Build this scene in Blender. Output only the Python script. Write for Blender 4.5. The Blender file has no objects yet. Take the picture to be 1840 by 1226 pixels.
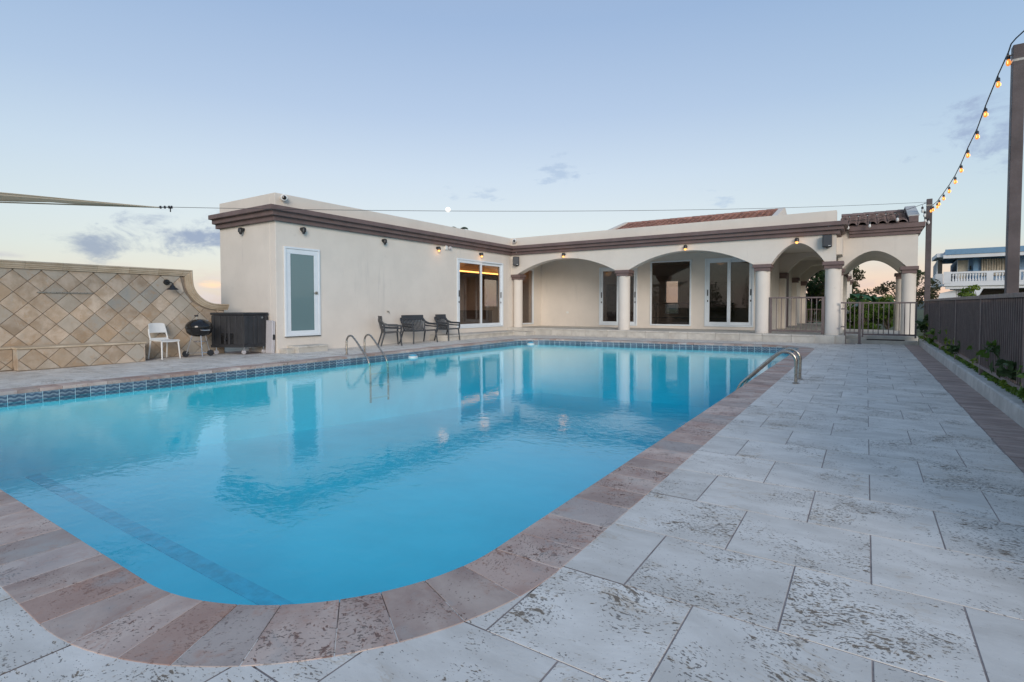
import bpy, bmesh, math, random
from mathutils import Vector, Matrix, noise as mnoise
random.seed(7)
scene = bpy.context.scene
COL = scene.collection
R = math.radians
PI = math.pi

# ------------------------------------------------------------------ camera
YAW = math.atan((1556 - 920) / 953.0)
PITCH = math.atan(30 / 953.0)
cd = bpy.data.cameras.new('camera')
cam = bpy.data.objects.new('camera', cd)
COL.objects.link(cam)
cam.location = (0, 0, 1.22)
cam.rotation_euler = (PI / 2 - PITCH, 0, YAW)
cd.sensor_width = 36
cd.lens = 953 / 1840 * 36
cd.shift_y = -30 / 1840
cd.clip_end = 9000
cd.clip_start = 0.05
scene.camera = cam

# ------------------------------------------------------------------ exposure
vs = scene.view_settings
vs.view_transform = 'Standard'
vs.look = 'None'
vs.gamma = 1
vs.exposure = 0.28
vs.use_curve_mapping = False


def srgb(r, g, b, a=1.0):
    f = lambda c: (c / 255 / 12.92) if c / 255 <= 0.04045 else ((c / 255 + 0.055) / 1.055) ** 2.4
    return (f(r), f(g), f(b), a)


# ------------------------------------------------------------------ node helper
class NT:
    def __init__(s, tree):
        s.t = tree
        s.n = tree.nodes
        s.l = tree.links

    def node(s, typ, **kw):
        n = s.n.new(typ)
        for k, v in kw.items():
            setattr(n, k, v)
        return n

    def put(s, sock, v):
        if isinstance(v, bpy.types.NodeSocket):
            s.l.new(v, sock)
        elif v is not None:
            try:
                sock.default_value = v
            except Exception:
                if isinstance(v, (int, float)):
                    sock.default_value = (v, v, v, 1) if len(sock.default_value) == 4 else (v, v, v)
                else:
                    sock.default_value = tuple(v)[:3]

    def math(s, op, a, b=None, c=None, clamp=False):
        n = s.node('ShaderNodeMath', operation=op, use_clamp=clamp)
        s.put(n.inputs[0], a)
        if b is not None: s.put(n.inputs[1], b)
        if c is not None: s.put(n.inputs[2], c)
        return n.outputs[0]

    def vmath(s, op, a, b=None, scale=None):
        n = s.node('ShaderNodeVectorMath', operation=op)
        s.put(n.inputs[0], a)
        if b is not None: s.put(n.inputs[1], b)
        if scale is not None: s.put(n.inputs['Scale'], scale)
        return n.outputs['Value'] if op in ('DOT_PRODUCT', 'LENGTH') else n.outputs[0]

    def mix(s, fac, a, b, blend='MIX'):
        n = s.node('ShaderNodeMix', data_type='RGBA', blend_type=blend)
        s.put(n.inputs['Factor'], fac)
        s.put(n.inputs[6], a)
        s.put(n.inputs[7], b)
        return n.outputs[2]

    def noise(s, vec, scale, detail=4, rough=0.55, out=0, dist=0.0):
        n = s.node('ShaderNodeTexNoise')
        if vec is not None: s.l.new(vec, n.inputs['Vector'])
        n.inputs['Scale'].default_value = scale
        n.inputs['Detail'].default_value = detail
        n.inputs['Roughness'].default_value = rough
        n.inputs['Distortion'].default_value = dist
        return n.outputs[out]

    def ramp(s, fac, stops, interp='LINEAR'):
        n = s.node('ShaderNodeValToRGB')
        n.color_ramp.interpolation = interp
        e = n.color_ramp.elements
        while len(e) > 1: e.remove(e[0])
        e[0].position, c = stops[0]
        e[0].color = c if len(c) == 4 else (*c, 1)
        for p, c in stops[1:]:
            x = e.new(p)
            x.color = c if len(c) == 4 else (*c, 1)
        s.put(n.inputs[0], fac)
        return n.outputs[0]

    def maprange(s, v, a, b, c=0.0, d=1.0, smooth=True):
        n = s.node('ShaderNodeMapRange')
        n.interpolation_type = 'SMOOTHSTEP' if smooth else 'LINEAR'
        s.put(n.inputs[0], v)
        for i, q in zip((1, 2, 3, 4), (a, b, c, d)): n.inputs[i].default_value = q
        return n.outputs[0]


# ------------------------------------------------------------------ sky
SUN_AZ = 139.5   # degrees clockwise from +Y: behind the camera, opposite the rising moon
SUN_EL = 17.0
world = bpy.data.worlds.new('World')
scene.world = world
world.use_nodes = True
wt = NT(world.node_tree)
wt.n.clear()
wo = wt.node('ShaderNodeOutputWorld')
bgA = wt.node('ShaderNodeBackground')
bgB = wt.node('ShaderNodeBackground')
add = wt.node('ShaderNodeAddShader')
sky = wt.node('ShaderNodeTexSky', sky_type='NISHITA')
sky.sun_disc = False
sky.sun_elevation = R(SUN_EL)
sky.sun_rotation = R(SUN_AZ)
sky.altitude = 100
sky.air_density = 1.0
sky.dust_density = 1.5
wt.l.new(sky.outputs[0], bgA.inputs[0])
bgA.inputs[1].default_value = 0.02
tc = wt.node('ShaderNodeTexCoord')
dirv = wt.vmath('NORMALIZE', tc.outputs['Generated'])
sep = wt.node('ShaderNodeSeparateXYZ')
wt.l.new(dirv, sep.inputs[0])
el = sep.outputs['Z']
grad = wt.ramp(wt.math('MULTIPLY_ADD', el, 0.9, 0.1, clamp=True), [
    (0.00, srgb(172, 160, 158)), (0.10, srgb(200, 184, 178)), (0.125, srgb(210, 196, 184)), (0.15, srgb(209, 203, 191)),
    (0.185, srgb(205, 207, 201)), (0.235, srgb(200, 207, 209)), (0.31, srgb(188, 200, 212)),
    (0.40, srgb(167, 184, 207)), (0.52, srgb(146, 168, 199)), (0.68, srgb(139, 158, 188)), (1.0, srgb(134, 152, 180))])
# a dusk sky is a little deeper away from the anti-solar glow
moon_dir = Vector((-0.6397, 0.7475, 0.1792)).normalized()
glow = wt.maprange(wt.vmath('DOT_PRODUCT', dirv, Vector((-0.65, 0.76, 0.1)).normalized()), 0.55, 1.0, 0.0, 1.0)
grad = wt.mix(glow, wt.mix(1.0, grad, (0.83, 0.92, 0.96, 1), 'MULTIPLY'), grad)

wn = wt.noise(wt.vmath('MULTIPLY', dirv, (1, 1, 1.9)), 15.0, 9, 0.66, dist=0.4)
wn2 = wt.noise(wt.vmath('MULTIPLY', dirv, (1, 1, 3.0)), 22.0, 5, 0.6)


def cloud(base, d, su, sv, col, amt, rag=1.5, n=wn):
    d = Vector(d).normalized()
    rt = Vector((d.y, -d.x, 0)).normalized()
    up = rt.cross(d)
    u = wt.math('DIVIDE', wt.vmath('DOT_PRODUCT', dirv, rt), su)
    v = wt.math('DIVIDE', wt.vmath('DOT_PRODUCT', wt.vmath('SUBTRACT', dirv, d), up), sv)
    r2 = wt.math('SQRT', wt.math('ADD', wt.math('MULTIPLY', u, u), wt.math('MULTIPLY', v, v)))
    m = wt.math('ADD', wt.math('SUBTRACT', 1.0, r2), wt.math('MULTIPLY', wt.math('SUBTRACT', n, 0.5), rag * 5))
    m = wt.maprange(m, 0.0, 1.05, 0.0, amt)
    front = wt.math('GREATER_THAN', wt.vmath('DOT_PRODUCT', dirv, d), 0.3)
    return wt.mix(wt.math('MULTIPLY', m, front), base, col)


# peach afterglow low over the sea to the north and round the horizon
low = wt.math('MULTIPLY', wt.maprange(el, 0.0, 0.115, 1.0, 0.0), wt.maprange(wt.vmath('DOT_PRODUCT', dirv, (0.1, 0.995, 0.0)), 0.86, 1.0, 0.0, 0.85))
grad = wt.mix(low, grad, srgb(234, 192, 168))
band = wt.math('MULTIPLY', wt.maprange(wn2, 0.42, 0.62, 0.0, 0.55), wt.maprange(el, 0.02, 0.085, 1.0, 0.0))
grad = wt.mix(band, grad, srgb(200, 178, 178))
for d, su, sv, col, amt, rag, nn in [
    ((-0.9419, 0.3233, 0.091), 0.075, 0.026, srgb(136, 145, 166), 1.0, 0.7, wn),
    ((-0.8900, 0.4360, 0.1180), 0.105, 0.034, srgb(130, 140, 166), 1.0, 0.7, wn),
    ((-0.8960, 0.4410, 0.0200), 0.050, 0.022, srgb(206, 196, 196), 0.85, 0.8, wn2),
    ((-0.8910, 0.4490, 0.0370), 0.022, 0.008, srgb(250, 208, 170), 0.9, 0.5, wn2),
    ((-0.9780, 0.2000, 0.0720), 0.050, 0.006, srgb(180, 178, 184), 0.8, 0.5, wn2),
    ((-0.4652, 0.8509, 0.2441), 0.036, 0.020, srgb(158, 174, 196), 0.75, 1.2, wn2),
    ((-0.6049, 0.7691, 0.2062), 0.040, 0.012, srgb(166, 180, 198), 0.7, 1.2, wn2),
    ((-0.2061, 0.9602, 0.1883), 0.030, 0.010, srgb(162, 178, 198), 0.65, 1.2, wn2),
    ((0.1400, 0.9600, 0.2300), 0.080, 0.050, srgb(140, 154, 182), 0.85, 0.9, wn)]:
    grad = cloud(grad, d, su, sv, col, amt, rag, nn)
wt.l.new(grad, bgB.inputs[0])
bgB.inputs[1].default_value = 0.92
wt.l.new(bgA.outputs[0], add.inputs[0])
wt.l.new(bgB.outputs[0], add.inputs[1])
wt.l.new(add.outputs[0], wo.inputs[0])

sd = bpy.data.lights.new('sun', 'SUN')
sd.energy = 1.45
sd.angle = R(25)
sd.color = (1.0, 0.90, 0.82)
sun = bpy.data.objects.new('sun', sd)
COL.objects.link(sun)
sv_ = Vector((math.sin(R(SUN_AZ)) * math.cos(R(SUN_EL)), math.cos(R(SUN_AZ)) * math.cos(R(SUN_EL)), math.sin(R(SUN_EL))))
sun.rotation_euler = sv_.to_track_quat('Z', 'Y').to_euler()
sun.location = (3, -6, 9)


# ------------------------------------------------------------------ materials
def new_mat(name):
    m = bpy.data.materials.new(name)
    m.use_nodes = True
    t = NT(m.node_tree)
    b = t.n['Principled BSDF']
    return m, t, b


def bump(t, b, h, strength=0.3, dist=0.01, normal=None):
    n = t.node('ShaderNodeBump')
    n.inputs['Strength'].default_value = strength
    n.inputs['Distance'].default_value = dist
    t.l.new(h, n.inputs['Height'])
    if normal is not None: t.l.new(normal, n.inputs['Normal'])
    t.l.new(n.outputs[0], b.inputs['Normal'])
    return n.outputs[0]


def M(name, col, rough=0.6, metal=0.0, var=0.10, scale=6.0, bmp=0.15, bscale=70.0, bdist=0.004, rnd=0.0, spec=0.5, stain=None, stain_amt=0.0):
    m, t, b = new_mat(name)
    g = t.node('ShaderNodeTexCoord')
    oi = t.node('ShaderNodeObjectInfo')
    off = t.vmath('SCALE', (7.3, 3.1, 5.7), scale=t.math('MULTIPLY', oi.outputs['Random'], 20))
    v = t.vmath('ADD', g.outputs['Object'], off)
    n1 = t.noise(v, scale, 5, 0.6)
    c = t.mix(t.maprange(n1, 0.3, 0.7), tuple(x * (1 - var) for x in col[:3]) + (1,), tuple(min(1, x * (1 + var)) for x in col[:3]) + (1,))
    if stain is not None:
        n3 = t.noise(v, scale * 0.35, 6, 0.68)
        c = t.mix(t.maprange(n3, 0.52, 0.78, 0, stain_amt), c, (*stain, 1))
    if rnd:
        k = t.math('MULTIPLY_ADD', oi.outputs['Random'], 2 * rnd, 1 - rnd)
        c = t.mix(1.0, c, k, 'MULTIPLY')
    t.l.new(c, b.inputs['Base Color'])
    t.put(b.inputs['Roughness'], t.maprange(t.noise(v, scale * 3, 3), 0.3, 0.7, max(0.02, rough - 0.07), min(1, rough + 0.07)))
    b.inputs['Metallic'].default_value = metal
    b.inputs['Specular IOR Level'].default_value = spec
    if bmp: bump(t, b, t.noise(v, bscale, 3), bmp, bdist)
    return m


MAT = {}
MAT['stucco'] = M('stucco', (0.73, 0.67, 0.595), 0.85, var=0.035, scale=1.2, bmp=0.25, bscale=160, bdist=0.002, spec=0.2, stain=(0.58, 0.52, 0.455), stain_amt=0.35)
MAT['trim'] = M('brown_trim_paint', (0.165, 0.112, 0.104), 0.6, var=0.12, scale=2.5, bmp=0.1, bscale=90, stain=(0.205, 0.155, 0.145), stain_amt=0.5)
MAT['rail'] = M('brown_metal_paint', (0.168, 0.128, 0.120), 0.45, var=0.12, scale=5, bmp=0.05, stain=(0.20, 0.16, 0.15), stain_amt=0.4)
MAT['post'] = M('brown_wood_paint', (0.095, 0.076, 0.078), 0.6, var=0.2, scale=3, bmp=0.3, bscale=30, stain=(0.075, 0.06, 0.058), stain_amt=0.6)
MAT['white_frame'] = M('white_aluminium', (0.74, 0.79, 0.82), 0.35, var=0.03, scale=4, bmp=0.0)
MAT['steel'] = M('stainless_steel', (0.46, 0.41, 0.35), 0.3, 1.0, var=0.12, scale=9, bmp=0.0)
MAT['chrome'] = M('chrome', (0.72, 0.72, 0.72), 0.15, 1.0, var=0.05, bmp=0)
MAT['black_metal'] = M('black_metal', (0.02, 0.021, 0.023), 0.4, 0.0, var=0.2, bmp=0.05)
MAT['enamel'] = M('black_enamel', (0.012, 0.012, 0.013), 0.12, 0.0, var=0.2, bmp=0)
MAT['black_plastic'] = M('black_plastic', (0.026, 0.027, 0.031), 0.5, var=0.2, scale=4, bmp=0.2, bscale=120, bdist=0.001, stain=(0.06, 0.06, 0.065), stain_amt=0.5)
MAT['resin'] = M('charcoal_resin', (0.045, 0.05, 0.058), 0.45, var=0.1, bmp=0.1, bscale=150, bdist=0.001)
MAT['white_plastic'] = M('white_plastic', (0.78, 0.78, 0.75), 0.4, var=0.03, bmp=0.05)
MAT['grey_plastic'] = M('grey_plastic', (0.55, 0.53, 0.54), 0.5, var=0.05, bmp=0.05)
MAT['backing'] = M('brown_backing_sheet', (0.085, 0.066, 0.062), 0.7, var=0.2, scale=3, bmp=0.1)
MAT['concrete'] = M('concrete', (0.50, 0.495, 0.47), 0.85, var=0.14, scale=5, bmp=0.4, bscale=45, bdist=0.006, stain=(0.33, 0.33, 0.31), stain_amt=0.6)
MAT['grout'] = M('grout', (0.34, 0.285, 0.265), 0.9, var=0.2, scale=12, bmp=0.3)
MAT['mortar'] = M('dark_mortar', (0.15, 0.115, 0.10), 0.9, var=0.25, scale=14, bmp=0.3)
MAT['wall_grout'] = M('wall_grout', (0.27, 0.215, 0.165), 0.9, var=0.2, scale=12, bmp=0.3)
MAT['pale_stone'] = M('pale_stone', (0.56, 0.53, 0.47), 0.75, var=0.12, scale=3.5, bmp=0.35, bscale=35, bdist=0.005, rnd=0.06, stain=(0.40, 0.34, 0.28), stain_amt=0.5)
MAT['soil'] = M('grass_ground', (0.07, 0.085, 0.035), 0.95, var=0.4, scale=1.5, bmp=0.8, bscale=20, bdist=0.05)
MAT['wood_dark'] = M('dark_wood', (0.03, 0.022, 0.018), 0.4, var=0.3, bmp=0.1)
MAT['interior'] = M('interior_wall', (0.42, 0.33, 0.27), 0.8, var=0.05, bmp=0.0)
MAT['interior_dark'] = M('interior_dark', (0.13, 0.10, 0.085), 0.7, var=0.1, bmp=0.0)
MAT['trunk'] = M('bark', (0.11, 0.085, 0.065), 0.9, var=0.3, scale=9, bmp=0.6, bscale=25, bdist=0.02)
MAT['house_blue'] = M('blue_house_paint', (0.30, 0.44, 0.60), 0.8, var=0.05, scale=1, bmp=0.05, stain=(0.26, 0.38, 0.52), stain_amt=0.4)
MAT['house_white'] = M('white_house_paint', (0.72, 0.74, 0.76), 0.75, var=0.05, scale=1, bmp=0.05, stain=(0.55, 0.57, 0.58), stain_amt=0.4)
MAT['house_trim'] = M('blue_trim_paint', (0.17, 0.31, 0.46), 0.7, var=0.06, bmp=0.05)
MAT['curtain'] = M('curtain_cloth', (0.62, 0.54, 0.42), 0.9, var=0.15, bmp=0.0)
MAT['moon'] = None
MAT['hill'] = M('far_hill', (0.06, 0.085, 0.075), 1.0, var=0.3, scale=0.02, bmp=0)
MAT['dark_glass_far'] = M('far_window_glass', (0.03, 0.035, 0.04), 0.1, var=0.2, bmp=0)


sm = MAT['stucco']
t = NT(sm.node_tree)
b = t.n['Principled BSDF']
old = b.inputs['Base Color'].links[0].from_socket
g = t.node('ShaderNodeTexCoord')
sv2_ = t.vmath('MULTIPLY', g.outputs['Object'], (1.0, 1.0, 0.10))
st_n = t.noise(sv2_, 3.2, 6, 0.7)
blot = t.noise(g.outputs['Object'], 0.55, 5, 0.6)
old = t.mix(t.math('MULTIPLY', t.maprange(st_n, 0.55, 0.75, 0.0, 0.5), t.maprange(blot, 0.42, 0.62)), old, (0.54, 0.50, 0.455, 1))
sp = t.noise(g.outputs['Object'], 2.3, 8, 0.75)
old = t.mix(t.maprange(sp, 0.60, 0.74, 0.0, 0.35), old, (0.52, 0.47, 0.41, 1))
t.l.new(old, b.inputs['Base Color'])


def m_travertine(name, c1, c2, vein, pit, pit_amt=0.5, grain=(1.0, 2.6, 1.0), rnd=0.06, bluish=None, mottle=False, mcol=((0.44, 0.235, 0.165), (0.40, 0.385, 0.365), (0.16, 0.11, 0.085), (0.46, 0.44, 0.42), (0.40, 0.235, 0.18))):
    """stone with bedding streaks, rust veins and irregular elongated pits; every piece offset and turned at random"""
    m, t, b = new_mat(name)
    g = t.node('ShaderNodeTexCoord')
    oi = t.node('ShaderNodeObjectInfo')
    r = oi.outputs['Random']
    rot = t.node('ShaderNodeVectorRotate', rotation_type='Z_AXIS')
    t.l.new(g.outputs['Object'], rot.inputs['Vector'])
    t.put(rot.inputs['Angle'], t.math('MULTIPLY_ADD', t.math('FRACT', t.math('MULTIPLY', r, 13.7)), 0.5, -0.25))
    v = t.vmath('ADD', rot.outputs[0], t.vmath('SCALE', (9.1, 5.3, 7.7), scale=t.math('MULTIPLY', r, 37)))
    warp = t.noise(v, 2.2, 3, 0.5, out=1)
    v = t.vmath('ADD', v, t.vmath('SCALE', t.vmath('SUBTRACT', warp, (0.5, 0.5, 0.5)), scale=0.22))
    vs_ = t.vmath('MULTIPLY', v, grain)
    n1 = t.noise(vs_, 2.2, 7, 0.62)
    c = t.mix(t.maprange(n1, 0.33, 0.68), (*c1, 1), (*c2, 1))
    n2 = t.noise(t.vmath('ADD', vs_, (3.3, 8.1, 1.2)), 2.9, 6, 0.6)
    ridge = t.math('ABSOLUTE', t.math('SUBTRACT', n2, 0.5))
    vm = t.math('MULTIPLY', t.maprange(ridge, 0.0, 0.028, 1.0, 0.0), t.maprange(t.noise(v, 2.1, 2), 0.48, 0.68))
    c = t.mix(t.math('MULTIPLY', vm, 0.45), c, (*vein, 1))
    # density of the pits differs from piece to piece and across one piece
    dens = t.math('ADD', t.math('MULTIPLY_ADD', t.math('POWER', t.math('FRACT', t.math('MULTIPLY', r, 7.31)), 1.3), 0.072, 0.018),
                  t.maprange(t.noise(v, 2.6, 4, 0.65), 0.38, 0.66, -0.06, 0.115))
    big = t.noise(vs_, 21.0, 5, 0.6)
    small = t.noise(t.vmath('ADD', t.vmath('MULTIPLY', v, (1.0, 1.6, 1.0)), (4.4, 1.7, 0.3)), 66.0, 3, 0.55)
    th = t.math('SUBTRACT', 0.76 - 0.05 * pit_amt, t.math('MULTIPLY', dens, 0.75 * pit_amt))
    pb = t.maprange(t.math('SUBTRACT', big, th), 0.0, 0.03)
    ps = t.maprange(t.math('SUBTRACT', small, t.math('ADD', th, -0.035)), 0.0, 0.035, 0.0, 0.8)
    p = t.math('MAXIMUM', pb, ps)
    c = t.mix(t.math('MULTIPLY', p, 0.9), c, (*pit, 1))
    halo = t.maprange(t.math('SUBTRACT', big, th), -0.045, 0.0, 0.0, 0.22)
    c = t.mix(halo, c, (*vein, 1))
    if bluish:
        c = t.mix(t.math('MULTIPLY', t.maprange(t.math('FRACT', t.math('MULTIPLY', r, 5.13)), 0.8, 0.97), t.maprange(n1, 0.36, 0.62, 0.05, 0.9)), c, (*bluish, 1))
    k = t.math('MULTIPLY_ADD', t.math('FRACT', t.math('MULTIPLY', r, 3.77)), 2 * rnd, 1 - rnd)
    c = t.mix(1.0, c, k, 'MULTIPLY')
    if mottle:
        hu = t.math('FRACT', t.math('MULTIPLY', r, 11.31))
        c = t.mix(t.maprange(hu, 0.30, 0.12, 0.0, 0.55), c, (*mcol[3], 1))
        c = t.mix(t.maprange(hu, 0.72, 0.92, 0.0, 0.6), c, (*mcol[4], 1))
    if mottle:   # rust, grey wear and iron stains with shapes of their own, different on every stone
        m1 = t.noise(t.vmath('ADD', v, (2.1, 6.2, 0.4)), 5.5, 7, 0.68)
        c = t.mix(t.maprange(m1, 0.54, 0.70, 0.0, 0.55), c, (*mcol[0], 1))
        m2 = t.noise(t.vmath('ADD', v, (8.1, 1.2, 3.4)), 4.2, 7, 0.68)
        c = t.mix(t.maprange(m2, 0.53, 0.72, 0.0, 0.6), c, (*mcol[1], 1))
        m3 = t.noise(t.vmath('ADD', v, (5.7, 4.4, 9.1)), 3.1, 7, 0.7)
        c = t.mix(t.maprange(m3, 0.63, 0.73, 0.0, 0.6), c, (*mcol[2], 1))
    t.l.new(c, b.inputs['Base Color'])
    b.inputs['Roughness'].default_value = 0.62
    b.inputs['Specular IOR Level'].default_value = 0.35
    h = t.math('SUBTRACT', t.math('MULTIPLY', t.noise(v, 60, 4), 0.25), p)
    bump(t, b, h, 0.6, 0.006)
    return m


MAT['travertine'] = m_travertine('white_travertine', (0.62, 0.585, 0.53), (0.78, 0.745, 0.685), (0.50, 0.37, 0.23), (0.07, 0.055, 0.045), 1.0, (1.0, 2.1, 1.0))
MAT['coping'] = m_travertine('pink_travertine', (0.42, 0.30, 0.255), (0.63, 0.505, 0.43), (0.42, 0.18, 0.11), (0.10, 0.075, 0.065), 1.0, (1.5, 1.0, 1.0), 0.22, (0.44, 0.43, 0.41), True)
MAT['brick'] = m_travertine('brown_travertine', (0.32, 0.235, 0.205), (0.48, 0.375, 0.33), (0.36, 0.21, 0.155), (0.08, 0.06, 0.055), 0.4, (1.0, 3.0, 1.0), 0.14)
MAT['wall_tile'] = m_travertine('tan_travertine', (0.40, 0.305, 0.215), (0.60, 0.495, 0.39), (0.44, 0.27, 0.14), (0.27, 0.19, 0.13), 0.35, (1.0, 1.4, 1.3), 0.2, (0.34, 0.34, 0.31), True, ((0.44, 0.28, 0.155), (0.44, 0.41, 0.35), (0.25, 0.205, 0.165), (0.48, 0.45, 0.385), (0.42, 0.30, 0.19)))
MAT['coping_tan'] = m_travertine('tan_stone_trim', (0.50, 0.40, 0.28), (0.64, 0.54, 0.41), (0.30, 0.23, 0.15), (0.16, 0.13, 0.09), 0.4, (1.0, 1.0, 1.0), 0.08)


def m_glass(name, tint, boost=1.0, rough=0.0):
    m = bpy.data.materials.new(name)
    m.use_nodes = True
    t = NT(m.node_tree)
    t.n.clear()
    o = t.node('ShaderNodeOutputMaterial')
    fr = t.node('ShaderNodeFresnel')
    geo = t.node('ShaderNodeNewGeometry')
    t.put(fr.inputs[0], t.math('MULTIPLY_ADD', geo.outputs['Backfacing'], 1 / 1.52 - 1.52, 1.52))
    gl = t.node('ShaderNodeBsdfGlossy')
    gl.inputs['Roughness'].default_value = rough
    gl.inputs['Color'].default_value = (1, 1, 1, 1)
    tr = t.node('ShaderNodeBsdfTransparent')
    tr.inputs[0].default_value = (*tint, 1)
    mx = t.node('ShaderNodeMixShader')
    t.put(mx.inputs[0], t.math('MULTIPLY', fr.outputs[0], boost, clamp=True))
    t.l.new(tr.outputs[0], mx.inputs[1])
    t.l.new(gl.outputs[0], mx.inputs[2])
    t.l.new(mx.outputs[0], o.inputs[0])
    return m


MAT['glass'] = m_glass('tinted_glass', (0.80, 0.77, 0.75), 0.9)
MAT['bulb_glass'] = m_glass('clear_bulb_glass', (0.95, 0.93, 0.9), 1.2)

m, t, b = new_mat('frosted_glass')
b.inputs['Base Color'].default_value = (0.15, 0.235, 0.245, 1)
b.inputs['Roughness'].default_value = 0.16
b.inputs['Coat Weight'].default_value = 0.5
MAT['frosted'] = m


def m_emit(name, col, s):
    m = bpy.data.materials.new(name)
    m.use_nodes = True
    b = m.node_tree.nodes['Principled BSDF']
    b.inputs['Base Color'].default_value = (*col, 1)
    b.inputs['Emission Color'].default_value = (*col, 1)
    b.inputs['Emission Strength'].default_value = s
    return m


MAT['filament'] = m_emit('lit_filament', (1.0, 0.55, 0.16), 2.2)
MAT['lit_bulb'] = m_emit('lit_bulb', (0.95, 0.30, 0.05), 0.75)
MAT['lamp_glow'] = m_emit('lit_lamp_glass', (1.0, 0.50, 0.13), 1.3)
MAT['cove'] = m_emit('cove_light', (1.0, 0.50, 0.14), 4.0)
MAT['moon'] = m_emit('moonlight', (1.0, 0.94, 0.86), 0.80)

# water: mirror-like film with small ripples over tinted clear water
m = bpy.data.materials.new('pool_water')
m.use_nodes = True
t = NT(m.node_tree)
t.n.clear()
o = t.node('ShaderNodeOutputMaterial')
g = t.node('ShaderNodeTexCoord')
wv = t.vmath('MULTIPLY', t.vmath('ADD', g.outputs['Object'], (0, 0, 0)), (1.0, 1.25, 1.0))
n1 = t.noise(wv, 1.1, 3, 0.5, dist=0.6)
n2 = t.noise(t.vmath('ADD', wv, (5, 3, 1)), 6.0, 3, 0.5, dist=0.7)
n3 = t.noise(wv, 19.0, 2, 0.5, dist=0.4)
patch = t.maprange(t.noise(g.outputs['Object'], 0.22, 2), 0.35, 0.65, 0.35, 1.0)
hh = t.math('ADD', t.math('MULTIPLY', n1, 0.42), t.math('ADD', t.math('MULTIPLY', t.math('MULTIPLY', n2, patch), 0.34), t.math('MULTIPLY', t.math('MULTIPLY', n3, patch), 0.09)))
bp = t.node('ShaderNodeBump')
bp.inputs['Strength'].default_value = 0.23
bp.inputs['Distance'].default_value = 0.03
t.l.new(hh, bp.inputs['Height'])
fr = t.node('ShaderNodeFresnel')
geo = t.node('ShaderNodeNewGeometry')
t.put(fr.inputs[0], t.math('MULTIPLY_ADD', geo.outputs['Backfacing'], 1 / 1.333 - 1.333, 1.333))
t.l.new(bp.outputs[0], fr.inputs['Normal'])
gl = t.node('ShaderNodeBsdfGlossy')
gl.inputs['Roughness'].default_value = 0.0
gl.inputs['Color'].default_value = (1, 1, 1, 1)
t.l.new(bp.outputs[0], gl.inputs['Normal'])
tr = t.node('ShaderNodeBsdfTransparent')
tr.inputs[0].default_value = (0.33, 0.96, 0.995, 1)
mx = t.node('ShaderNodeMixShader')
t.l.new(fr.outputs[0], mx.inputs[0])
t.l.new(tr.outputs[0], mx.inputs[1])
t.l.new(gl.outputs[0], mx.inputs[2])
t.l.new(mx.outputs[0], o.inputs[0])
va = t.node('ShaderNodeVolumeAbsorption')      # clear water that swallows red, then green, with depth
va.inputs['Color'].default_value = (0.40, 0.82, 0.915, 1)
va.inputs['Density'].default_value = 0.205
t.l.new(va.outputs[0], o.inputs['Volume'])
MAT['water'] = m
MAT['plaster'] = M('pool_plaster', (0.72, 0.93, 0.95), 0.7, var=0.06, scale=0.6, bmp=0.05)
MAT['stripe'] = M('pool_stripe_tile', (0.53, 0.72, 0.79), 0.5, var=0.15, scale=6, bmp=0.0)

# waterline tile: glazed blue with two pale wave crests
m, t, b = new_mat('wave_tile')
g = t.node('ShaderNodeTexCoord')
s = t.node('ShaderNodeSeparateXYZ')
t.l.new(g.outputs['Object'], s.inputs[0])
oi = t.node('ShaderNodeObjectInfo')
z = t.math('ADD', s.outputs['Z'], t.math('MULTIPLY', t.math('SINE', t.math('MULTIPLY', s.outputs['X'], 2 * PI / 0.1)), 0.009))
z = t.math('ADD', z, t.math('MULTIPLY', t.math('SUBTRACT', t.noise(g.outputs['Object'], 24, 3), 0.5), 0.035))
f = t.math('FRACT', t.math('MULTIPLY', t.math('ADD', z, 1.0), 1 / 0.058))
c = t.ramp(f, [(0.0, (0.055, 0.085, 0.13)), (0.28, (0.10, 0.155, 0.21)), (0.52, (0.18, 0.25, 0.30)), (0.66, (0.31, 0.37, 0.39)), (0.78, (0.20, 0.28, 0.33)), (1.0, (0.065, 0.10, 0.145))])
c = t.mix(1.0, c, t.math('MULTIPLY_ADD', oi.outputs['Random'], 0.4, 0.8), 'MULTIPLY')
t.l.new(c, b.inputs['Base Color'])
b.inputs['Roughness'].default_value = 0.18
MAT['wave_tile'] = m

# clay roof tiles
MAT['clay'] = M('clay_tile', (0.34, 0.175, 0.135), 0.75, var=0.25, scale=7, bmp=0.3, rnd=0.22, stain=(0.33, 0.22, 0.18), stain_amt=0.6)
MAT['clay_dark'] = M('dark_clay_tile', (0.21, 0.15, 0.138), 0.7, var=0.25, scale=7, bmp=0.3, rnd=0.2, stain=(0.30, 0.26, 0.25), stain_amt=0.6)


def m_leaf(name, c1, c2, trans=0.35):
    m, t, b = new_mat(name)
    geo = t.node('ShaderNodeNewGeometry')
    c = t.mix(geo.outputs['Random Per Island'], (*c1, 1), (*c2, 1))
    t.l.new(c, b.inputs['Base Color'])
    b.inputs['Roughness'].default_value = 0.5
    b.inputs['Specular IOR Level'].default_value = 0.3
    td = t.node('ShaderNodeBsdfTranslucent')
    t.l.new(c, td.inputs[0])
    mx = t.node('ShaderNodeMixShader')
    mx.inputs[0].default_value = trans
    t.l.new(b.outputs[0], mx.inputs[1])
    t.l.new(td.outputs[0], mx.inputs[2])
    t.l.new(mx.outputs[0], t.n['Material Output'].inputs[0])
    return m


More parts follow.
